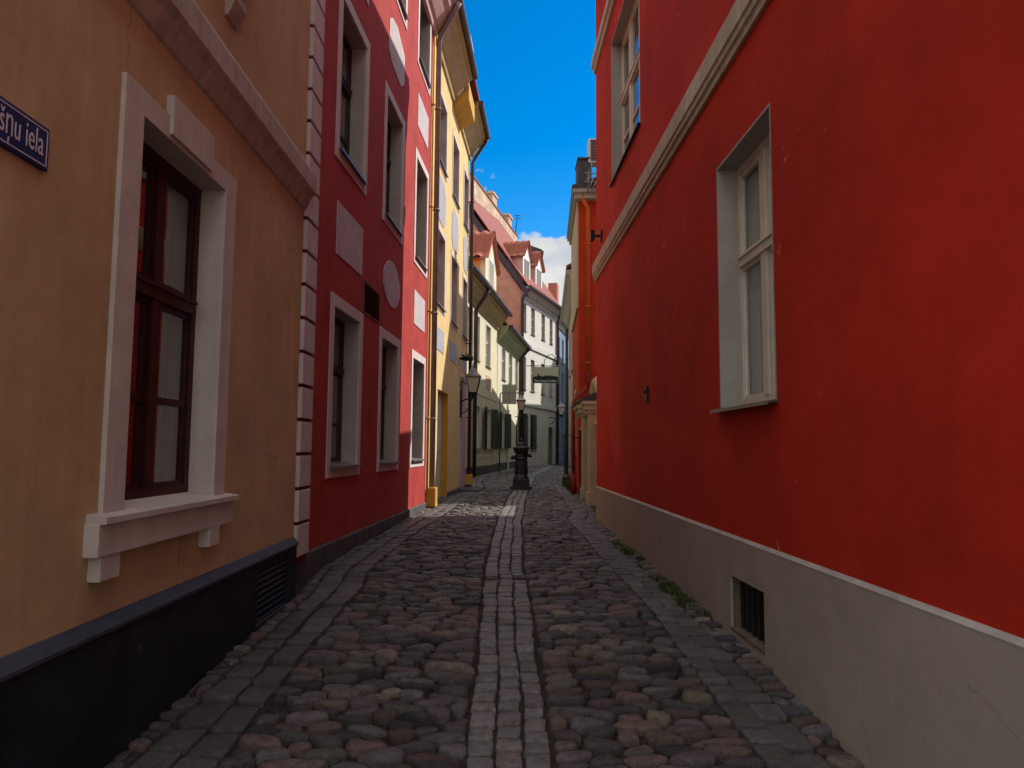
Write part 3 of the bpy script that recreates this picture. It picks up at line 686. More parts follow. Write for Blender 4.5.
downpipe(h, CRI, 15.22, .10, .75, 10.3, .058, 'mauve_pipe', top=[(15.15, .16, 10.45), (14.98, .50, 10.92), (14.97, .56, 11.02)], base=(.42, .80, 'yellow_pipe'), rings=(2.2, 4.4, 6.6, 8.8))
m = MB(); m.tube([CRI.p(15.0, .04, .7), CRI.p(15.0, .04, 10.3)], .024, 8)
for z in (2.2, 4.4, 6.6, 8.8): m.tube([CRI.p(15.0, .04, z - .02), CRI.p(15.0, .04, z + .02)], .038, 8)
m.build('service_pipe', 'yellow_pipe', h)
downpipe(h, CRI, 21.75, .12, .8, 10.2, .05, 'dark_pipe', top=[(21.8, .2, 10.4), (21.85, .50, 10.9), (21.87, .56, 11.0)], base=(.55, .85, 'yellow_pipe'), rings=(2.5, 4.7, 7, 9))
m = MB(); m.box(CRI, 20.0, 21.6, .05, .62, .30, .50, .02); m.box(CRI, 20.6, 21.9, .62, .95, .28, .42, .02)
tag(m.build('doorstep', 'stone_plinth', loc=CRI.p(20.8, .3, .3)), 'worn grey stone step on the pavement by the yellow house corner', 'step')
t = thing('wall_camera', 'small dark tube camera sticking out of the yellow wall under the panel', 'camera', CRI.p(20.2, 0, 4.05))
m = MB(); m.tube([CRI.p(20.2, -.01, 4.06), CRI.p(20.2, .14, 4.06)], .03, 8); m.tube([CRI.p(20.2, .10, 4.06), CRI.p(20.02, .36, 4.02)], .06, 10); m.build('camera_body', 'black_metal', t)
m = MB(); m.prof(CRI, 20.0, 20.3, [(.05, 4.13), (.38, 4.10), (.38, 4.115), (.05, 4.145)]); m.build('hood', 'zinc', t)

# ------------------------------------------------------------ lanterns
def lantern_head(root, c, s=1.):
    """four-sided tapering lantern: cage, glass, roof; c = bottom centre"""
    R = lambda r: r * s * 1.414
    m = MB(); m.lathe(c, [(R(.10), .03 * s), (R(.185), .43 * s)], 4, False, math.pi / 4); m.build('lamp_glass', 'lamp_glass', root)
    m = MB()
    for k in range(4):
        a = math.pi / 4 + k * math.pi / 2; ca, sa = math.cos(a), math.sin(a); c = Vector(c)
        m.tube([c + Vector((R(.10) * ca, R(.10) * sa, .02 * s)), c + Vector((R(.19) * ca, R(.19) * sa, .44 * s))], .014 * s, 6)
    m.lathe(c, [(R(.11), 0), (R(.115), .03 * s)], 4, False, math.pi / 4); m.lathe(c, [(.02 * s, -.12 * s), (.05 * s, -.06 * s), (R(.10), -.0)], 12)
    m.build('cage', 'black_metal', root)
    m = MB(); m.lathe(c, [(R(.215), .44 * s), (R(.22), .47 * s), (R(.11), .58 * s), (R(.10), .64 * s), (R(.06), .68 * s), (.03 * s, .70 * s), (.035 * s, .74 * s), (.012 * s, .80 * s), (.004 * s, .86 * s)], 4, False, math.pi / 4); m.build('lamp_roof', 'zinc', root)
P = CRI.p(20.45, .36, 3.12)
t = thing('wall_lantern', 'black four-sided lantern on a bracket at the far end of the yellow house', 'lantern', P, 'street lanterns')
lantern_head(t, P, 1.0)
m = MB(); m.tube([CRI.p(20.45, -.005, 2.86), CRI.p(20.45, .12, 2.94), CRI.p(20.45, .36, 3.0)], .02, 8); m.tube([CRI.p(20.45, .01, 2.55), CRI.p(20.45, .18, 2.62), CRI.p(20.45, .28, 2.84), CRI.p(20.45, .34, 2.99)], .014, 8); m.tube([CRI.p(20.45, .02, 2.45), CRI.p(20.45, .02, 3.2)], .03, 8); m.tube([CRI.p(20.45, .36, 2.98), P], .03, 8)
m.build('bracket', 'black_metal', t)
P = Vector((.33, 26.2, 2.95)); zb = gz(.33, 26.2)
t = thing('street_lamp', 'slim black lamp post with a four-sided lantern behind the water pump', 'lamp post', (.33, 26.2, zb), 'street lanterns')
lantern_head(t, P, .78)
m = MB(); m.lathe((P.x, P.y, zb - .05), [(.14, 0), (.14, .12), (.10, .16), (.09, .6), (.06, .66), (.04, .72), (.034, 2.3), (.05, 2.32), (.03, 2.36), (.03, 2.5)], 14); m.tube([(P.x - .22, P.y, P.z - .22), (P.x + .22, P.y, P.z - .22)], .014, 6); m.build('post', 'black_metal', t)
P = WHI.p(51.6, .85, 3.95)
t = thing('wall_lantern', 'small lantern on a curled bracket on the white house near the blue house', 'lantern', P, 'street lanterns')
lantern_head(t, P, 1.25)
m = MB(); B = lambda d, z: WHI.p(51.6, d, z); m.tube([B(-.005, 3.8), B(.5, 3.72), B(.85, 3.82), B(.85, 3.97)], .03, 8); m.tube([B(0, 3.3), B(.25, 3.4), B(.4, 3.7)], .02, 8); m.build('bracket', 'black_metal', t)

# ------------------------------------------------------------ cream house (two parts of different height) with a tiled dormer
h = thing('house', 'cream house with green ground floor shutters and a red tiled dormer, third on the left', 'house', (-4, 34, .4))
cw = [(29.0, 29.7), (30.55, 31.75), (33.35, 34.55)]
ops = [op(a, b, 5.35, 7.25) for a, b in cw] + [op(30.75, 32.1, 1.6, 3.4), op(33.3, 34.9, 1.6, 3.4)]
body(CRE, 24.0, 36.6, -.2, 8.1, 9, ops, 'cream', h, ridge=4.2)
roof(CRE, 23.9, 36.7, 8.1, 9, 4.2, .5, 'tile', h)
for a, b in cw: window(h, CRE, a, b, 5.35, 7.25, depth=.14, band=.12, trim='cream_pale', lining='cream_pale', frame='white_paint', cols=2, transom=.62, bars=(.5,), sill='zinc')
def shutter_window(a, b, z0, z1, root, fr, ang=58):
    w = window(root, fr, a, b, z0, z1, depth=.12, trim='cream_pale', lining='cream_pale', frame='white_paint', cols=2, transom=.66, bars=(.5,), sill='zinc')
    W = (b - a) / 2
    for s, Y in ((-1, a), (1, b)):
        A = math.radians(ang); m = MB(); dy, dd = s * W * math.cos(A) * .95, W * math.sin(A) * .95; ty, td = -s * .02 * math.sin(A) * s * s, .02 * math.cos(A)
        c = [(Y, .02), (Y + dy, .02 + dd)]
        vs = []
        for (y_, d_) in c:
            for o_ in (-.02, .02):
                for z_ in (z0 - .04, z1 + .05): vs.append(fr.p(y_ + o_ * math.sin(A), d_ + o_ * math.cos(A) * .6, z_))
        m._box8(vs, 0)
        for zz in (z0 + .25, z1 - .25): m.box(fr, Y - .03, Y + .03, -.005, .05, zz - .04, zz + .04)
        m.build('shutter', 'green_paint', w)
    return w
window(h, CRE, 30.75, 32.1, 1.6, 3.4, depth=.12, band=.1, trim='cream_pale', lining='cream_pale', frame='white_paint', cols=2, transom=.66, bars=(.5,)); shutter_window(33.3, 34.9, 1.6, 3.4, h, CRE, 16)
m = MB(); m.prof(CRE, 24, 36.6, [(-.01, -.2), (.05, -.2), (.05, .82), (-.01, .86)]); m.build('plinth', 'stone_plinth', h)
m = MB(); m.box(CRE, 24, 36.6, -.01, .015, 1.2, 1.3); m.box(CRE, 24, 36.6, -.01, .02, 3.9, 4.05); m.build('string_course', 'cream_pale', h)
for a, b in ((30.6, 31.6), (33.45, 34.4)):
    m = MB(); m.box(CRE, a, b, -.01, .02, 4.3, 4.95, .005); m.build('plaster_panel', 'pink', h)
CE = [(-.01, 7.45), (.06, 7.5), (.10, 7.66), (.2, 7.72), (.3, 7.9), (.42, 7.96), (.48, 8.1), (.55, 8.14), (.55, 8.3), (-.01, 8.3)]
m = MB(); m.prof(CRE, 23.95, 36.65, CE); m.build('cornice', 'olive_trim', h)
m = MB(); m.prof(CRE, 23.95, 36.7, [(.55, 8.22), (.60, 8.16), (.70, 8.16), (.76, 8.22), (.76, 8.32), (.55, 8.32)]); m.build('gutter', 'dark_pipe', h)
# dormer: front wall flush with the facade, cheek walls, tiled saddle roof across
dy0, dy1, dz0, dz1, dp = 33.3, 36.4, 8.1, 10.5, 11.9
m = MB(); m.plate(CRE, [(dy0, dz0), (dy1, dz0), (dy1, dz1), ((dy0 + dy1) / 2, dp), (dy0, dz1)], -3.2, -.05); dm = m.build('dormer', 'cream', h)
m = MB(); m.box(CRE, dy0 - .02, dy0, -3.1, -.3, dz0, dz1 - .05); m.build('dormer_cheek', 'ochre', dm)
yc = (dy0 + dy1) / 2
tiles((CRE.p(dy0 - .25, .12, dz1 - .22), CRE.p(dy0 - .25, -3.3, dz1 - .22), CRE.p(yc, -3.3, dp + .08), CRE.p(yc, .12, dp + .08)), 7, 5, 'tile', dm, 'dormer_roof', amp=.11)
tiles((CRE.p(dy1 + .25, .12, dz1 - .22), CRE.p(dy1 + .25, -3.3, dz1 - .22), CRE.p(yc, -3.3, dp + .08), CRE.p(yc, .12, dp + .08)), 7, 5, 'tile', dm, 'dormer_roof', amp=.11)
m = MB(); m.box(CRE, dy0 + .9, dy1 - .9, -.06, -.02, 8.9, 10.6); fwn = m.build('window', 'white_paint', dm)
m = MB(); m.box(CRE, dy0 + 1.0, yc - .06, -.03, -.01, 9.0, 10.5); m.box(CRE, yc + .06, dy1 - 1.0, -.03, -.01, 9.0, 10.5); m.build('pane', 'dark_glass', fwn)
downpipe(h, CRE, 30.3, .12, .5, 7.3, .08, 'dark_pipe', top=[(30.3, .5, 7.9), (30.3, .66, 8.15)], rings=(3, 5))

h = thing('house', 'low cream house with a greenish cornice just before the white house', 'house', (-2, 41, .45))
c2 = [(38.1, 39.3), (40.6, 41.9), (43.2, 44.2)]
ops = [op(a, b, 5.2, 6.9) for a, b in c2] + [op(37.5, 39.2, 1.65, 3.4)]
body(CRE, 36.75, 45.1, -.2, 7.6, 8, ops, 'cream_pale', h, ridge=3.0)
roof(CRE, 36.75, 45.1, 7.6, 8, 3.0, .5, 'dark_tile', h, lift=.155)
for a, b in c2: window(h, CRE, a, b, 5.2, 6.9, depth=.12, band=.1, trim='cream_pale', lining='cream_pale', frame='white_paint', cols=2, transom=.62, sill='zinc')
shutter_window(37.5, 39.2, 1.65, 3.4, h, CRE, 16)
m = MB(); m.prof(CRE, 36.75, 45.1, [(a, z - .55) for a, z in CE]); m.build('cornice', 'green_cornice', h)
m = MB(); m.prof(CRE, 36.75, 45.1, [(.55, 7.67), (.60, 7.61), (.70, 7.61), (.76, 7.67), (.76, 7.77), (.55, 7.77)]); m.build('gutter', 'dark_pipe', h)
m = MB(); m.prof(CRE, 36.75, 45.1, [(-.01, -.2), (.05, -.2), (.05, .85), (-.01, .9)]); m.build('plinth', 'stone_plinth', h)
m = MB(); m.box(CRE, 40.0, 40.35, -.01, .1, .4, 4.0, .01); m.build('pilaster', 'cream_pale', h)
downpipe(h, CRE, 44.6, .14, .5, 7.0, .11, 'dark_pipe', top=[(44.6, .5, 7.5), (44.6, .66, 7.62)], rings=(3, 5))

# ------------------------------------------------------------ white house with a high gable, dormers and dark roof
h = thing('house', 'white three-storey house with a salmon side gable and two white roof dormers', 'house', (-2, 52, .5))
wc = [(45.75, 46.45), (47.4, 48.2), (49.65, 50.45), (51.6, 52.3)]
rows = [(9.0, 10.75), (5.3, 7.35), (1.55, 3.8)]
ops = [op(a, b, c, e) for a, b in wc for c, e in rows[:2]] + [op(45.75, 46.8, 1.55, 3.8), op(47.4, 48.6, 1.55, 3.8), op(51.4, 52.3, .5, 3.1)]
body(WHI, 45.5, 53.4, -.2, 11.4, 9, ops, 'white_wall', h, ridge=6.4)
roof(WHI, 45.6, 53.4, 11.4, 9, 6.4, .4, 'dark_tile', h, lift=.305)
for a, b in wc:
    for c, e in rows[:2]: window(h, WHI, a, b, c, e, depth=.12, trim='white_wall', lining='grey_cornice', frame='beige_trim', cols=2, transom=.6, bars=(.5,), sill='zinc')
for a, b in ((45.75, 46.8), (47.4, 48.6)):
    w = window(h, WHI, a, b, 1.55, 3.8, depth=.2, lining='grey_cornice', frame='dark_wood', cols=2, transom=.6, sill='zinc')
    m = MB()
    for k in range(6): Y = a + .06 + (b - a - .12) * k / 5; m.tube([WHI.p(Y, .05, 1.58), WHI.p(Y, .05, 3.78)], .018, 6)
    for z in (1.7, 2.0, 3.3, 3.6): m.box(WHI, a - .03, b + .03, .03, .06, z - .02, z + .02)
    for Y in (a - .03, b + .03):
        for z in (1.7, 3.6): m.box(WHI, Y - .02, Y + .02, -.005, .06, z - .03, z + .03)
    m.build('grille', 'iron', w)
m = MB(); m.box(WHI, 51.4, 52.3, -.3, -.24, .5, 3.1); m.box(WHI, 51.5, 51.8, -.245, -.22, .7, 2.9); m.box(WHI, 51.9, 52.2, -.245, -.22, .7, 2.9); d_ = m.build('door', 'dark_wood', h)
m = MB(); m.box(WHI, 50.6, 51.0, -.005, .06, .5, 3.2, .01); m.build('pilaster', 'white_wall', h)
m = MB(); m.box(WHI, 45.5, 53.4, -.01, .10, 8.0, 8.35); m.box(WHI, 45.5, 53.4, -.01, .08, 4.3, 4.6); m.build('string_course', 'white_wall', h)
m = MB(); m.prof(WHI, 45.5, 53.4, [(-.01, 10.95), (.05, 11.0), (.1, 11.2), (.25, 11.3), (.35, 11.5), (.48, 11.55), (.48, 11.7), (-.01, 11.7)]); m.build('cornice', 'grey_cornice', h)
m = MB(); m.prof(WHI, 45.4, 53.45, [(.48, 11.6), (.54, 11.54), (.64, 11.54), (.70, 11.6), (.70, 11.72), (.48, 11.72)]); m.build('gutter', 'dark_pipe', h)
downpipe(h, WHI, 45.35, .12, .5, 10.9, .10, 'dark_pipe', top=[(45.38, .45, 11.4), (45.4, .6, 11.55)], rings=(4, 8))
downpipe(h, WHI, 53.2, .12, .5, 10.9, .10, 'dark_pipe', top=[(53.2, .45, 11.4), (53.2, .6, 11.55)], rings=(4, 8))
# salmon plaster on the gable that faces down the street, dark verge above it
def gp(d, z, off): p = WHI.p(45.5, d, z); return p + Vector((0, -off, 0))
def gable_slab(root, name, mat, pts, o0, o1):
    m = MB(); a = [m.bm.verts.new(gp(d, z, o0)) for d, z in pts]; b = [m.bm.verts.new(gp(d, z, o1)) for d, z in pts]; n = len(pts)
    for i in range(n): m.bm.faces.new([a[i], a[(i + 1) % n], b[(i + 1) % n], b[i]])
    m.bm.faces.new(a); m.bm.faces.new(b); return m.build(name, mat, root)
gable_slab(h, 'gable_plaster', 'salmon', [(-.0, .3), (-.0, 11.4), (-4.5, 17.7), (-9, 11.4), (-9, .3)], .01, .05)
gable_slab(h, 'verge', 'dark_pipe', [(.45, 10.9), (.45, 11.35), (-4.5, 18.3), (-4.5, 17.75)], .0, .25)
k_ = 6.4 / 4.5
for i, Y in enumerate((46.4, 49.0)):
    zf = 12.1; m = MB(); m.plate(WHI, [(Y, zf - .3), (Y + 1.5, zf - .3), (Y + 1.5, 14.0), (Y + .75, 15.0), (Y, 14.0)], -2.6, -.25); dm = m.build('dormer', 'pink', h)
    m = MB(); m.plate(WHI, [(Y + .02, zf), (Y + 1.48, zf), (Y + 1.48, 14.0), (Y + .75, 14.95), (Y + .02, 14.0)], -.25, -.22); dm2 = m.build('dormer_front', 'white_paint', dm)
    m = MB(); m.box(WHI, Y + .25, Y + .70, -.221, -.20, 12.3, 13.8); m.box(WHI, Y + .80, Y + 1.25, -.221, -.20, 12.3, 13.8); m.build('pane', 'dark_glass', dm2)
    for Ya in (Y - .2, Y + 1.7):
        tiles((WHI.p(Ya, -.05, 13.85), WHI.p(Ya, -2.8, 13.85), WHI.p(Y + .75, -2.8, 15.1), WHI.p(Y + .75, -.05, 15.1)), 7, 4, 'tile', dm, 'dormer_roof', amp=.06)
m = MB(); m.box(WHI, 50.9, 51.7, -2.2, -1.3, 12.4, 15.0, .02); m.box(WHI, 50.85, 51.75, -2.25, -1.25, 15.0, 15.15); m.build('chimney', 'brick', h)

# brick firewall house towering behind
h = thing('house', 'tall bare brick gable wall with small chimneys rising behind the cream and white houses', 'house', (-8, 58, .5))
BF = Frame(-3.1, 55, .22, 1)
def pl(pts, y0, y1, mat, name, root):
    m = MB(); a = [m.bm.verts.new((x, y0, z)) for x, z in pts]; b = [m.bm.verts.new((x, y1, z)) for x, z in pts]; n = len(pts)
    for i in range(n): m.bm.faces.new([a[i], a[(i + 1) % n], b[(i + 1) % n], b[i]])
    m.bm.faces.new(a); m.bm.faces.new(b); return m.build(name, mat, root)
fx = lambda px, Y: (px - 512) / 740 * Y
body(BF, 54.6, 71, .2, 19.4, 6, [], 'pink', h)
m = MB(); m.box(BF, 54.6, 71, -6, -.02, 19.4, 22.3); m.build('brick_parapet', 'brick', h)
m = MB(); m.box(BF, 54.5, 71.1, -6.1, .05, 22.3, 22.42); m.build('roof', 'dark_tile', h)
for y in (61.5, 67.5):
    m = MB(); m.box(BF, y, y + 1.5, -1.2, -.1, 22.42, 23.3, .02); m.box(BF, y - .1, y + 1.6, -1.3, 0, 23.3, 23.5, .02); m.build('chimney', 'brick', h)
m = MB(); m.tube([(.2, 70.6, 22.4), (.45, 70.6, 24.4)], .04, 6); m.tube([(.1, 70.6, 24.0), (.8, 70.6, 24.0)], .03, 6); m.tube([(.15, 70.6, 24.3), (.75, 70.6, 24.3)], .03, 6); m.build('antenna', 'black_metal', h)
h = thing('house', 'pale grey attic with a row of small windows peeping over the white house roof', 'house', (2, 62, .6))
m = MB(); m.box(WORLD, 59, 66, .35, 2.3, .4, 17.5); m.build('wall', 'panel_grey', h)
m = MB()
mw = []
for x in (.55, 1.1, 1.65):
    m = MB(); m.box(WORLD, 58.9, 58.99, x, x + .3, 16.2, 17.3); m.build('window', 'dark_glass', h)
pl([(.2, 17.5), (2.5, 17.5), (2.3, 17.7), (.6, 18.3), (.2, 18.4)], 58.7, 66, 'slate', 'roof', h)

# blue house at the bend, pale house beyond
h = thing('house', 'blue-grey house in shade at the far bend of the street', 'house', (2, 57, .6))
bw = [(54.4, 55.2), (56.4, 57.2), (58.4, 59.2)]
rows = [(1.6, 4.2), (5.4, 7.4), (8.2, 10.0)]
ops = [op(a, b, c, e) for a, b in bw for c, e in rows]
body(BLU, 53.5, 60.5, -.2, 11.0, 3.4, ops, 'blue_wall', h, ridge=1.5)
roof(BLU, 53.5, 60.5, 11.0, 3.4, 1.5, .4, 'tile', h)
for a, b in bw:
    for c, e in rows: window(h, BLU, a, b, c, e, depth=.1, band=.08, trim='blue_wall', lining='blue_wall', frame='dark_wood', cols=1, transom=.62, sill='zinc')
m = MB(); m.prof(BLU, 53.5, 60.5, [(-.01, 10.5), (.1, 10.6), (.3, 10.9), (.42, 11.0), (.42, 11.2), (-.01, 11.2)]); m.build('cornice', 'grey_cornice', h)
m = MB(); m.box(BLU, 53.5, 60.5, -.01, .06, 4.5, 4.75); m.build('string_course', 'panel_blue', h)
m = MB(); m.box(BLU, 57.0, 57.9, -1.2, -.5, 11.2, 14.6, .02); m.build('chimney', 'tile', h)
h = thing('house', 'narrow pale house closing the street beyond the blue house', 'house', (8, 66, .7))
PF = Frame(3.0, 62, .5, 1)
ops = [op(62.8 + i * 2.2, 63.7 + i * 2.2, c, c + 2) for i in range(3) for c in (1.6, 5, 8.2)]
body(PF, 61.5, 70, -.2, 11.2, 4, ops, 'white_wall', h, ridge=1.8); roof(PF, 61.5, 70, 11.2, 4, 1.8, .4, 'dark_tile', h)
for o_ in ops: window(h, PF, o_[0] + .02, o_[1] - .02, o_[2] + .02, o_[3] - .02, depth=.1, lining='white_wall', frame='white_paint', cols=2, sill='zinc')

# ------------------------------------------------------------ big red house, right foreground
h = thing('house', 'large red plaster house with pale bands and a grey plinth filling the right side', 'house', (5, 3, -.3))
ops = [op(5.09, 6.32, 1.95, 4.05), op(9.66, 12.05, 6.0, 8.46), (5.34, 6.09, .19, .60)]
body(RED, -1.2, 13.93, -.5, 10.9, 9, ops, 'red_wall', h, ridge=2.5)
roof(RED, -1.2, 13.93, 10.9, 9, 2.5, .42, 'dark_tile', h)
w = window(h, RED, 5.09, 6.32, 1.95, 4.05, depth=.17, lining='reveal', frame='white_wood', cols=2, transom=.60, fw=.07, glass='clear_glass', sill='zinc', sillp=.07, sillo=.05, curtain=((.0, .62), (.66, 1.0)))
w['label'] = 'cream wooden window deep in a pale reveal with a net curtain'
w = window(h, RED, 9.66, 12.05, 6.0, 8.46, depth=.17, lining='reveal', frame='white_wood', cols=3, transom=.58, bars=(.5,), fw=.08, glass='dark_glass', sill='black_metal', sillp=.03, sillo=.03)
m = MB(); ry0, ry1, rz0, rz1 = 5.34, 6.09, .19, .60
for a, b, c, e in ((-1.2, ry0, -.5, .895), (ry1, 13.93, -.5, .895), (ry0, ry1, -.5, rz0), (ry0, ry1, rz1, .895)): m.box(RED, a, b, -.02 - (.001 if a == ry0 else 0), .022, c, e)
pl_ = m.build('plinth', 'grey_plinth', h)
m = MB(); m.prof(RED, -1.2, 13.935, [(-.01, .895), (.024, .895), (.024, .90), (.004, .922), (-.01, .922)]); m.build('plinth_cap', 'cap_grey', h)
m = MB(); t_ = .15
m.box(RED, ry0 - .02, ry0, -t_, .0, rz0, rz1); m.box(RED, ry1, ry1 + .02, -t_, 0, rz0, rz1); m.box(RED, ry0, ry1, -t_, 0, rz1, rz1 + .02); m.box(RED, ry0, ry1, -t_, .026, rz0 - .02, rz0 + .004); m.box(RED, ry0, ry1, -t_ - .02, -t_ + .001, rz0, rz1)
cv = m.build('cellar_opening', 'cellar', h)
m = MB()
for i in range(6): Y = ry0 + .06 + i * .125; m.box(RED, Y - .018, Y + .018, -.075, -.045, rz0, rz1)
for z in (.26, .40, .54): m.box(RED, ry0, ry1, -.09, -.074, z - .015, z + .015)
m.build('grille', 'iron', cv)
m = MB(); m.box(RED, ry0 + .001, ry1 - .001, -.145, -.13, rz0 + .005, rz1 - .001); m.build('cellar_window', 'sign_black', cv)
m = MB(); m.prof(RED, -1.2, 13.98, [(-.01, 4.80), (.03, 4.80), (.035, 4.86), (.055, 4.87), (.06, 4.92), (.075, 4.93), (.075, 5.12), (.05, 5.15), (-.01, 5.20)]); m.build('string_course', 'red_trim', h)
m = MB(); m.prof(RED, -1.2, 13.98, [(-.01, 8.95), (.04, 8.95), (.05, 9.03), (.09, 9.06), (.09, 9.20), (.05, 9.24), (-.01, 9.28)]); m.build('string_course', 'red_trim', h)
m = MB(); m.prof(RED, -1.2, 13.98, [(-.01, 10.5), (.08, 10.55), (.12, 10.7), (.3, 10.85), (.42, 10.9), (.42, 11.1), (-.01, 11.1)]); m.build('cornice', 'red_trim', h)
t = thing('floodlight', 'small black floodlight on a bracket at the far corner of the red wall', 'floodlight', RED.p(13.2, 0, 5.5))
m = MB(); m.box(RED, 13.15, 13.29, -.005, .03, 5.38, 5.58, .004); m.box(RED, 13.2, 13.24, .03, .14, 5.46, 5.50); m.build('bracket', 'black_metal', t)
m = MB(); m.box(RED, 13.14, 13.30, .14, .21, 5.39, 5.57, .008); m.build('lamp_head', 'black_metal', t)
t = thing('door_bell', 'tiny black box fixed on the red wall right of the far end', 'wall box', RED.p(9.3, 0, 2.3))
m = MB(); m.box(RED, 9.26, 9.36, -.004, .03, 2.20, 2.40, .006); m.build('box', 'black_metal', t)
m = MB(); m.tube([RED.p(9.31, .03, 2.33), RED.p(9.31, .06, 2.33)], .018, 8); m.build('knob', 'iron', t)

# ------------------------------------------------------------ courtyard wall with a portal
h = thing('courtyard_wall', 'low red courtyard wall linking the big red house and the orange-red house', 'wall', (2, 17.5, .3))
m = MB()
for a, b, z0, z1 in ((13.95, 17.0, -.1, 2.15), (18.5, 20.68, -.1, 2.15)): m.box(YRD, a, b, -.3, 0, z0, z1)
m.build('masonry', 'orange_red', h)
m = MB()
for a, b in ((13.95, 16.9), (18.9, 20.68)): m.box(YRD, a, b, -.01, .025, -.1, .62)
m.build('plinth', 'grey_plinth', h)
m = MB()
for a, b in ((13.95, 16.85), (18.95, 20.68)): m.prof(YRD, a, b, [(.1, 2.13), (.1, 2.18), (-.15, 2.35), (-.4, 2.18), (-.4, 2.13)])
m.build('coping', 'tile', h)
t = thing('gateway', 'beige stone gateway with pilasters and a slate-topped hood beside the red house', 'gateway', (1.9, 17.8, .3))
m = MB()
for a, b in ((16.95, 17.27), (18.5, 18.82)):
    m = MB(); m.box(YRD, a, b, -.02, .20, .25, 2.42, .01); m.box(YRD, a - .04, b + .04, -.02, .24, .25, .62, .01); m.build('pilaster', 'beige_trim', t)
m = MB()
for a, b, d in ((16.9, 17.34, .30), (18.44, 18.9, .30), (19.4, 19.8, .26)):
    m = MB(); m.box(YRD, a, b, -.005, d - .06, 2.42, 2.50, .008); m.box(YRD, a - .04, b + .04, -.005, d, 2.50, 2.62, .008); m.box(YRD, a - .08, b + .08, -.005, d + .06, 2.62, 2.70, .008); m.build('capital', 'beige_trim', t)
m = MB(); m.box(YRD, 17.3, 18.5, -.30, .14, 2.44, 2.66, .008); m.build('lintel', 'beige_trim', t)
m = MB()
for a, b, d in ((16.85, 17.42, .40), (18.36, 18.96, .40), (19.3, 19.88, .34)): m.prof(YRD, a, b, [(d, 2.71), (d, 2.76), (-.1, 2.96), (-.1, 2.71)])
m.build('slate_hood', 'slate', t)
m = MB(); c_ = 17.9
for sg in (-1, 1):
    m.tube([YRD.p(c_ + sg * (.75 - .0), -.08, 2.8), YRD.p(c_ + sg * .6, -.08, 3.08), YRD.p(c_ + sg * .36, -.08, 3.26), YRD.p(c_ + sg * .16, -.08, 3.27), YRD.p(c_ + sg * .12, -.08, 3.14), YRD.p(c_ + sg * .22, -.08, 3.10)], [.12, .10, .09, .08, .06, .04], 8)
m.box(YRD, c_ - .8, c_ + .8, -.28, .12, 2.665, 2.8, .01); m.build('pediment', 'beige_trim', t)
m = MB(); m.box(YRD, 17.28, 18.49, -.2, -.14, .33, 2.43); m.box(YRD, 17.86, 17.9, -.14, -.12, .4, 2.4); m.build('gate_leaf', 'dark_wood', t)

# back house in the yard: its lean-to roof shades the lane
h = thing('house', 'plain beige rear house in the yard behind the courtyard wall', 'house', (7, 17, .3))
m = MB(); m.box(WORLD, 14.0, 15.4, 3.1, 9, 0, 6.6); m.build('wall', 'beige_wall', h)
m = MB(); m.prof(WORLD, 13.98, 15.45, [(2.9, 6.55), (2.9, 6.7), (6, 8.2), (9.2, 6.7), (9.2, 6.55), (6, 8.0)]); m.build('roof', 'dark_tile', h)
m = MB(); m.box(WORLD, 15.4, 20.4, 4.4, 9, 0, 3.0); m.build('annex', 'beige_wall', h)
m = MB(); m.prof(WORLD, 15.46, 20.5, [(4.2, 2.95), (4.2, 3.1), (7, 3.7), (9.2, 3.1), (9.2, 2.95), (7, 3.55)]); m.build('annex_roof', 'dark_tile', h)

# ------------------------------------------------------------ orange-red house
h = thing('house', 'orange-red house with orange downpipe and beige frieze beyond the gateway', 'house', (5, 23, .3))
body(ORA, 20.7, 25.2, -.1, 8.85, 8, [op(22.2, 23.2, 1.5, 3.3)], 'orange_red', h, ridge=0)
window(h, ORA, 22.2, 23.2, 1.5, 3.3, depth=.15, band=.1, trim='beige_trim', frame='white_wood')
m = MB(); m.box(ORA, 20.72, 25.2, -.01, .05, 5.6, 8.69); m.build('frieze', 'beige_trim', h)
m = MB(); m.box(WORLD, 20.66, 20.72, 1.9, 9.8, -.1, .62); m.build('plinth', 'grey_plinth', h)
m = MB(); m.box(ORA, 20.35, 25.4, -8, .18, 8.85, 8.97); m.box(ORA, 20.45, 25.3, -8, .12, 8.70, 8.851); m.build('cornice', 'grey_cornice', h)
m = MB(); m.prof(ORA, 20.3, 25.5, [(.2, 8.972), (.2, 9.03), (-4, 10.4), (-8.1, 9.03), (-8.1, 8.972)]); m.build('roof', 'slate', h)
m = MB(); m.box(WORLD, 20.5, 21.3, 1.84, 2.16, 8.98, 9.85); m.box(WORLD, 20.45, 21.35, 1.82, 2.18, 9.85, 9.9); rl = m.build('roof_hatch', 'slate', h)
m = MB()
for z in (9.1, 9.35): m.tube([(2.0, 20.25, z), (4.5, 20.25, z)], .018, 6)
for i in range(6): m.tube([(2.1 + i * .35, 20.25, 8.75), (2.1 + i * .35, 20.25, 9.38)], .016, 6)
for i in range(3): m.tube([(2.05 + i * .1, 20.2, 8.75), (2.3 + i * .12, 20.22, 9.3)], .014, 6)
m.build('railing', 'zinc', h)
m = MB(); m.tube([(1.98, 20.5, 8.9), (1.96, 20.5, 8.72), (2.12, 20.56, 8.45), (2.12, 20.56, 3.75)], .06, 12)
for z in (7.4, 5.6, 4.0): m.tube([(2.12, 20.56, z - .02), (2.12, 20.56, z + .02)], .085, 12); m.box(WORLD, 20.55, 20.71, 2.105, 2.135, z - .01, z + .01)
m.build('downpipe', 'orange_pipe', h)
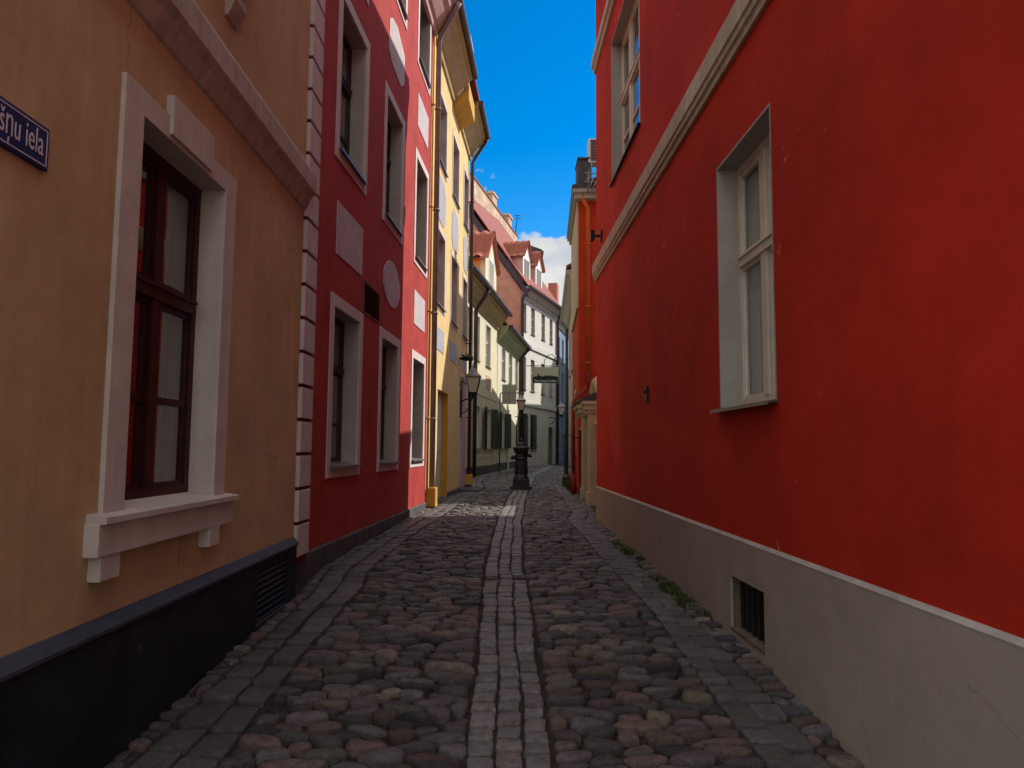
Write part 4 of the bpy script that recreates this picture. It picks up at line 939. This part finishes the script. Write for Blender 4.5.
m = MB(); m.prof(WORLD, 20.45, 20.69, [(2.02, 3.75), (2.22, 3.75), (2.18, 3.45), (2.06, 3.45)]); m.tube([(2.1, 20.56, 3.46), (2.04, 20.52, 3.25), (1.72, 20.44, 2.95), (1.70, 20.42, 2.8), (1.70, 20.42, .75)], .055, 12); m.tube([(1.70, 20.42, .3), (1.70, 20.42, .95)], .085, 12); m.box(WORLD, 20.42, 20.705, 1.685, 1.89, 1.9, 1.94); m.build('lower_downpipe', 'red_pipe', h)
t = thing('air_conditioner', 'grey air conditioning box standing on the orange-red house roof', 'air conditioner', (2.5, 20.7, 9.1))
m = MB(); m.box(WORLD, 20.45, 20.85, 2.13, 2.95, 9.75, 10.45, .015); m.build('casing', 'ac_white', t)
m = MB()
for i in range(14): z = 9.80 + i * .045; m.box(WORLD, 20.43, 20.452, 2.19, 2.70, z, z + .02)
m.build('louvre', 'black_metal', t)
m = MB()
for x in (2.2, 2.85): m.box(WORLD, 20.47, 20.51, x, x + .04, 8.85, 9.75); m.box(WORLD, 20.78, 20.82, x, x + .04, 8.95, 9.75)
m.build('stand', 'zinc', t)

# houses further right
h = thing('house', 'grey-beige house at the right edge of the bend beyond the orange-red house', 'house', (6, 31, .4))
ops = [op(28 + i * 2.6, 29.1 + i * 2.6, c, c + 1.9) for i in range(3) for c in (1.6, 4.9)]
body(BEI, 26.6, 36.4, -.2, 8.0, 8, ops, 'beige_wall', h, ridge=2.0); roof(BEI, 26.6, 36.4, 8.0, 8, 2.0, .4, 'dark_tile', h)
for o_ in ops: window(h, BEI, o_[0] + .02, o_[1] - .02, o_[2] + .02, o_[3] - .02, depth=.12, band=.08, trim='beige_trim', frame='white_wood')
m = MB(); m.prof(BEI, 26.6, 36.4, [(-.01, 7.6), (.1, 7.65), (.3, 7.95), (.4, 8.0), (.4, 8.15), (-.01, 8.15)]); m.build('cornice', 'grey_cornice', h)
downpipe(h, BEI, 36.2, .1, .4, 7.5, .07, 'dark_pipe', rings=(3, 6))
for lab, ya, yb, zt, mt in (('olive-grey two-storey house round the bend on the right', 36.6, 47.4, 7.7, 'green_cornice'), ('beige house next to the olive-grey house round the bend', 47.5, 55.4, 9.3, 'beige_wall'), ('tall grey-brown house last on the right round the bend', 55.5, 67, 13.5, 'stone_plinth')):
    h = thing('house', lab, 'house', (FAR.x(ya) + 4, (ya + yb) / 2, .5))
    ops = [op(ya + 1.2 + i * 3, ya + 2.3 + i * 3, c, c + 1.9) for i in range(int((yb - ya - 1) // 3)) for c in (1.7, 4.9, 8.3) if c + 2 < zt - .5]
    body(FAR, ya, yb, -.2, zt, 8, ops, mt, h, ridge=2.0); roof(FAR, ya, yb, zt, 8, 2.0, .4, 'dark_tile', h)
    for o_ in ops: window(h, FAR, o_[0] + .02, o_[1] - .02, o_[2] + .02, o_[3] - .02, depth=.12, band=.08, trim='beige_trim', frame='white_wood')

# ------------------------------------------------------------ water pump in the middle of the lane
PX, PY = .285, 21.8; PZ = gz(PX, PY)
t = thing('water_pump', 'black cast-iron street water pump on a square base in the middle of the lane', 'water pump', (PX, PY, PZ))
m = MB(); m.box(WORLD, PY - .32, PY + .32, PX - .32, PX + .32, PZ - .08, PZ + .13, .02); m.box(WORLD, PY - .245, PY + .245, PX - .245, PX + .245, PZ + .13, PZ + .34, .02); m.build('base', 'iron', t)
m = MB()
m.lathe((PX, PY, PZ), [(.25, .34), (.23, .40), (.19, .46), (.175, .86), (.20, .90), (.20, .94), (.175, .97), (.175, 1.06), (.21, 1.10), (.235, 1.18), (.25, 1.20), (.25, 1.25), (.20, 1.27), (.16, 1.30)], 8, False, math.pi / 8)
for k in range(8):
    a = k * math.pi / 4; m.tube([(PX + .178 * math.cos(a), PY + .178 * math.sin(a), PZ + .47), (PX + .174 * math.cos(a), PY + .174 * math.sin(a), PZ + .86)], .018, 6)
m.build('column', 'iron', t)
m = MB(); m.lathe((PX, PY, PZ), [(.16, 1.29), (.14, 1.34), (.085, 1.39), (.05, 1.41), (.06, 1.45), (.045, 1.50), (.01, 1.53)], 16); m.build('cap', 'iron', t)
for s_, za in ((-1, .96), (1, 1.02)):
    m = MB(); m.tube([(PX + s_ * .16, PY - .03, PZ + za), (PX + s_ * .25, PY - .06, PZ + za), (PX + s_ * .275, PY - .07, PZ + za - .06)], [.065, .055, .045], 10); m.build('spout', 'iron', t)
m = MB(); m.tube([(PX - .14, PY, PZ + 1.25), (PX - .14, PY, PZ + 1.95)], .02, 8); m.build('pump_handle', 'iron', t)

# hanging cafe sign
SY = 46.4
t = thing('cafe_sign', 'hanging cafe sign with a black city skyline on a pale ground', 'hanging sign', (2.1, SY, 6.3))
x0, x1, z0, z1 = 1.27, 2.93, 5.72, 6.75
m = MB(); m.box(WORLD, SY - .03, SY + .03, x0, x1, z0, z1, .01); m.build('board', 'sign_pale', t)
sk = [0, .30, .36, .30, .36, .30, .34, .62, .34, .33, .40, .36, .42, .35, .38, .33, .36, .40, .36, .42, .37, .40, .36, .34, .39, .43, .36, .34, .37, .33, .36, .31]
pts = [(x0 + .02, z0 + .02), (x1 - .02, z0 + .02)]; n = len(sk)
sk2 = [.34, .38, .33, .40, .36, .42, .45, .66, .44, .40, .42, .37, .39, .42, .45, .41, .44, .47, .44, .42, .45, .48, .44, .41, .43, .46, .40, .38, .41, .36, .38]
for i, v in enumerate(reversed(sk2)): pts.append((x1 - .03 - (x1 - x0 - .06) * i / (len(sk2) - 1), z0 + .10 + v * .86))
m = MB(); a = [m.bm.verts.new((x, SY - .031, z)) for x, z in pts]; b = [m.bm.verts.new((x, SY - .036, z)) for x, z in pts]
for i in range(len(pts)): m.bm.faces.new([a[i], a[(i + 1) % len(pts)], b[(i + 1) % len(pts)], b[i]])
m.bm.faces.new(a); m.bm.faces.new(b); m.build('skyline', 'sign_black', t)
text_on('The Grand Coffee', lambda u, v, w_: Vector(((x0 + x1) / 2 + u, SY - .038 - w_, z0 + .09 + v)), .19, 'lettering', t, align='CENTER', sx=1.0)
m = MB(); m.tube([(.9, SY, 6.82), (x1 + .05, SY, 6.82)], .025, 8)
for x in (1.5, 2.7): m.tube([(x, SY, 6.74), (x, SY, 6.84)], .015, 6)
m.tube([(2.0, SY, 6.83), (2.05, SY, 7.2), (2.25, SY, 7.5), (2.55, SY, 7.55), (2.72, SY, 7.35), (2.6, SY, 7.15), (2.45, SY, 7.25)], .022, 8); m.build('bracket', 'black_metal', t)

# traffic sign seen from behind, and slim stand by the orange house
TY = 34.6; tx = -.55; tz = gz(tx, TY)
t = thing('traffic_sign', 'back of a square grey traffic sign on a bent pole by the cream house', 'traffic sign', (tx, TY, tz))
m = MB(); m.tube([(tx, TY, tz - .05), (tx, TY, 4.15), (tx + .04, TY, 4.2), (tx + .85, TY, 4.2)], .03, 10); m.build('pole', 'zinc', t)
m = MB(); m.box(WORLD, TY - .045, TY - .03, tx + .09, tx + .76, 3.68, 4.60, .004); m.build('plate', 'sign_back', t)
m = MB(); m.box(WORLD, TY - .055, TY - .045, tx + .41, tx + .44, 3.7, 4.58); m.box(WORLD, TY - .054, TY - .044, tx + .09, tx + .76, 4.18, 4.22); m.build('rail', 'zinc', t)
ZY = 26.0; zx = 1.98; zz = gz(zx, ZY)
t = thing('menu_stand', 'thin black metal stand on a planter box by the weeds at the orange-red house', 'stand', (zx, ZY, zz))
m = MB(); m.box(WORLD, ZY - .16, ZY + .16, zx - .2, zx + .2, zz - .02, zz + .26, .015); m.build('planter', 'sign_black', t)
m = MB()
for x in (zx - .14, zx + .14): m.tube([(x, ZY, zz + .2), (x, ZY, zz + 1.75)], .018, 8)
for z in (.62, 1.72): m.tube([(zx - .14, ZY, zz + z), (zx + .14, ZY, zz + z)], .015, 8)
m.build('frame', 'black_metal', t)
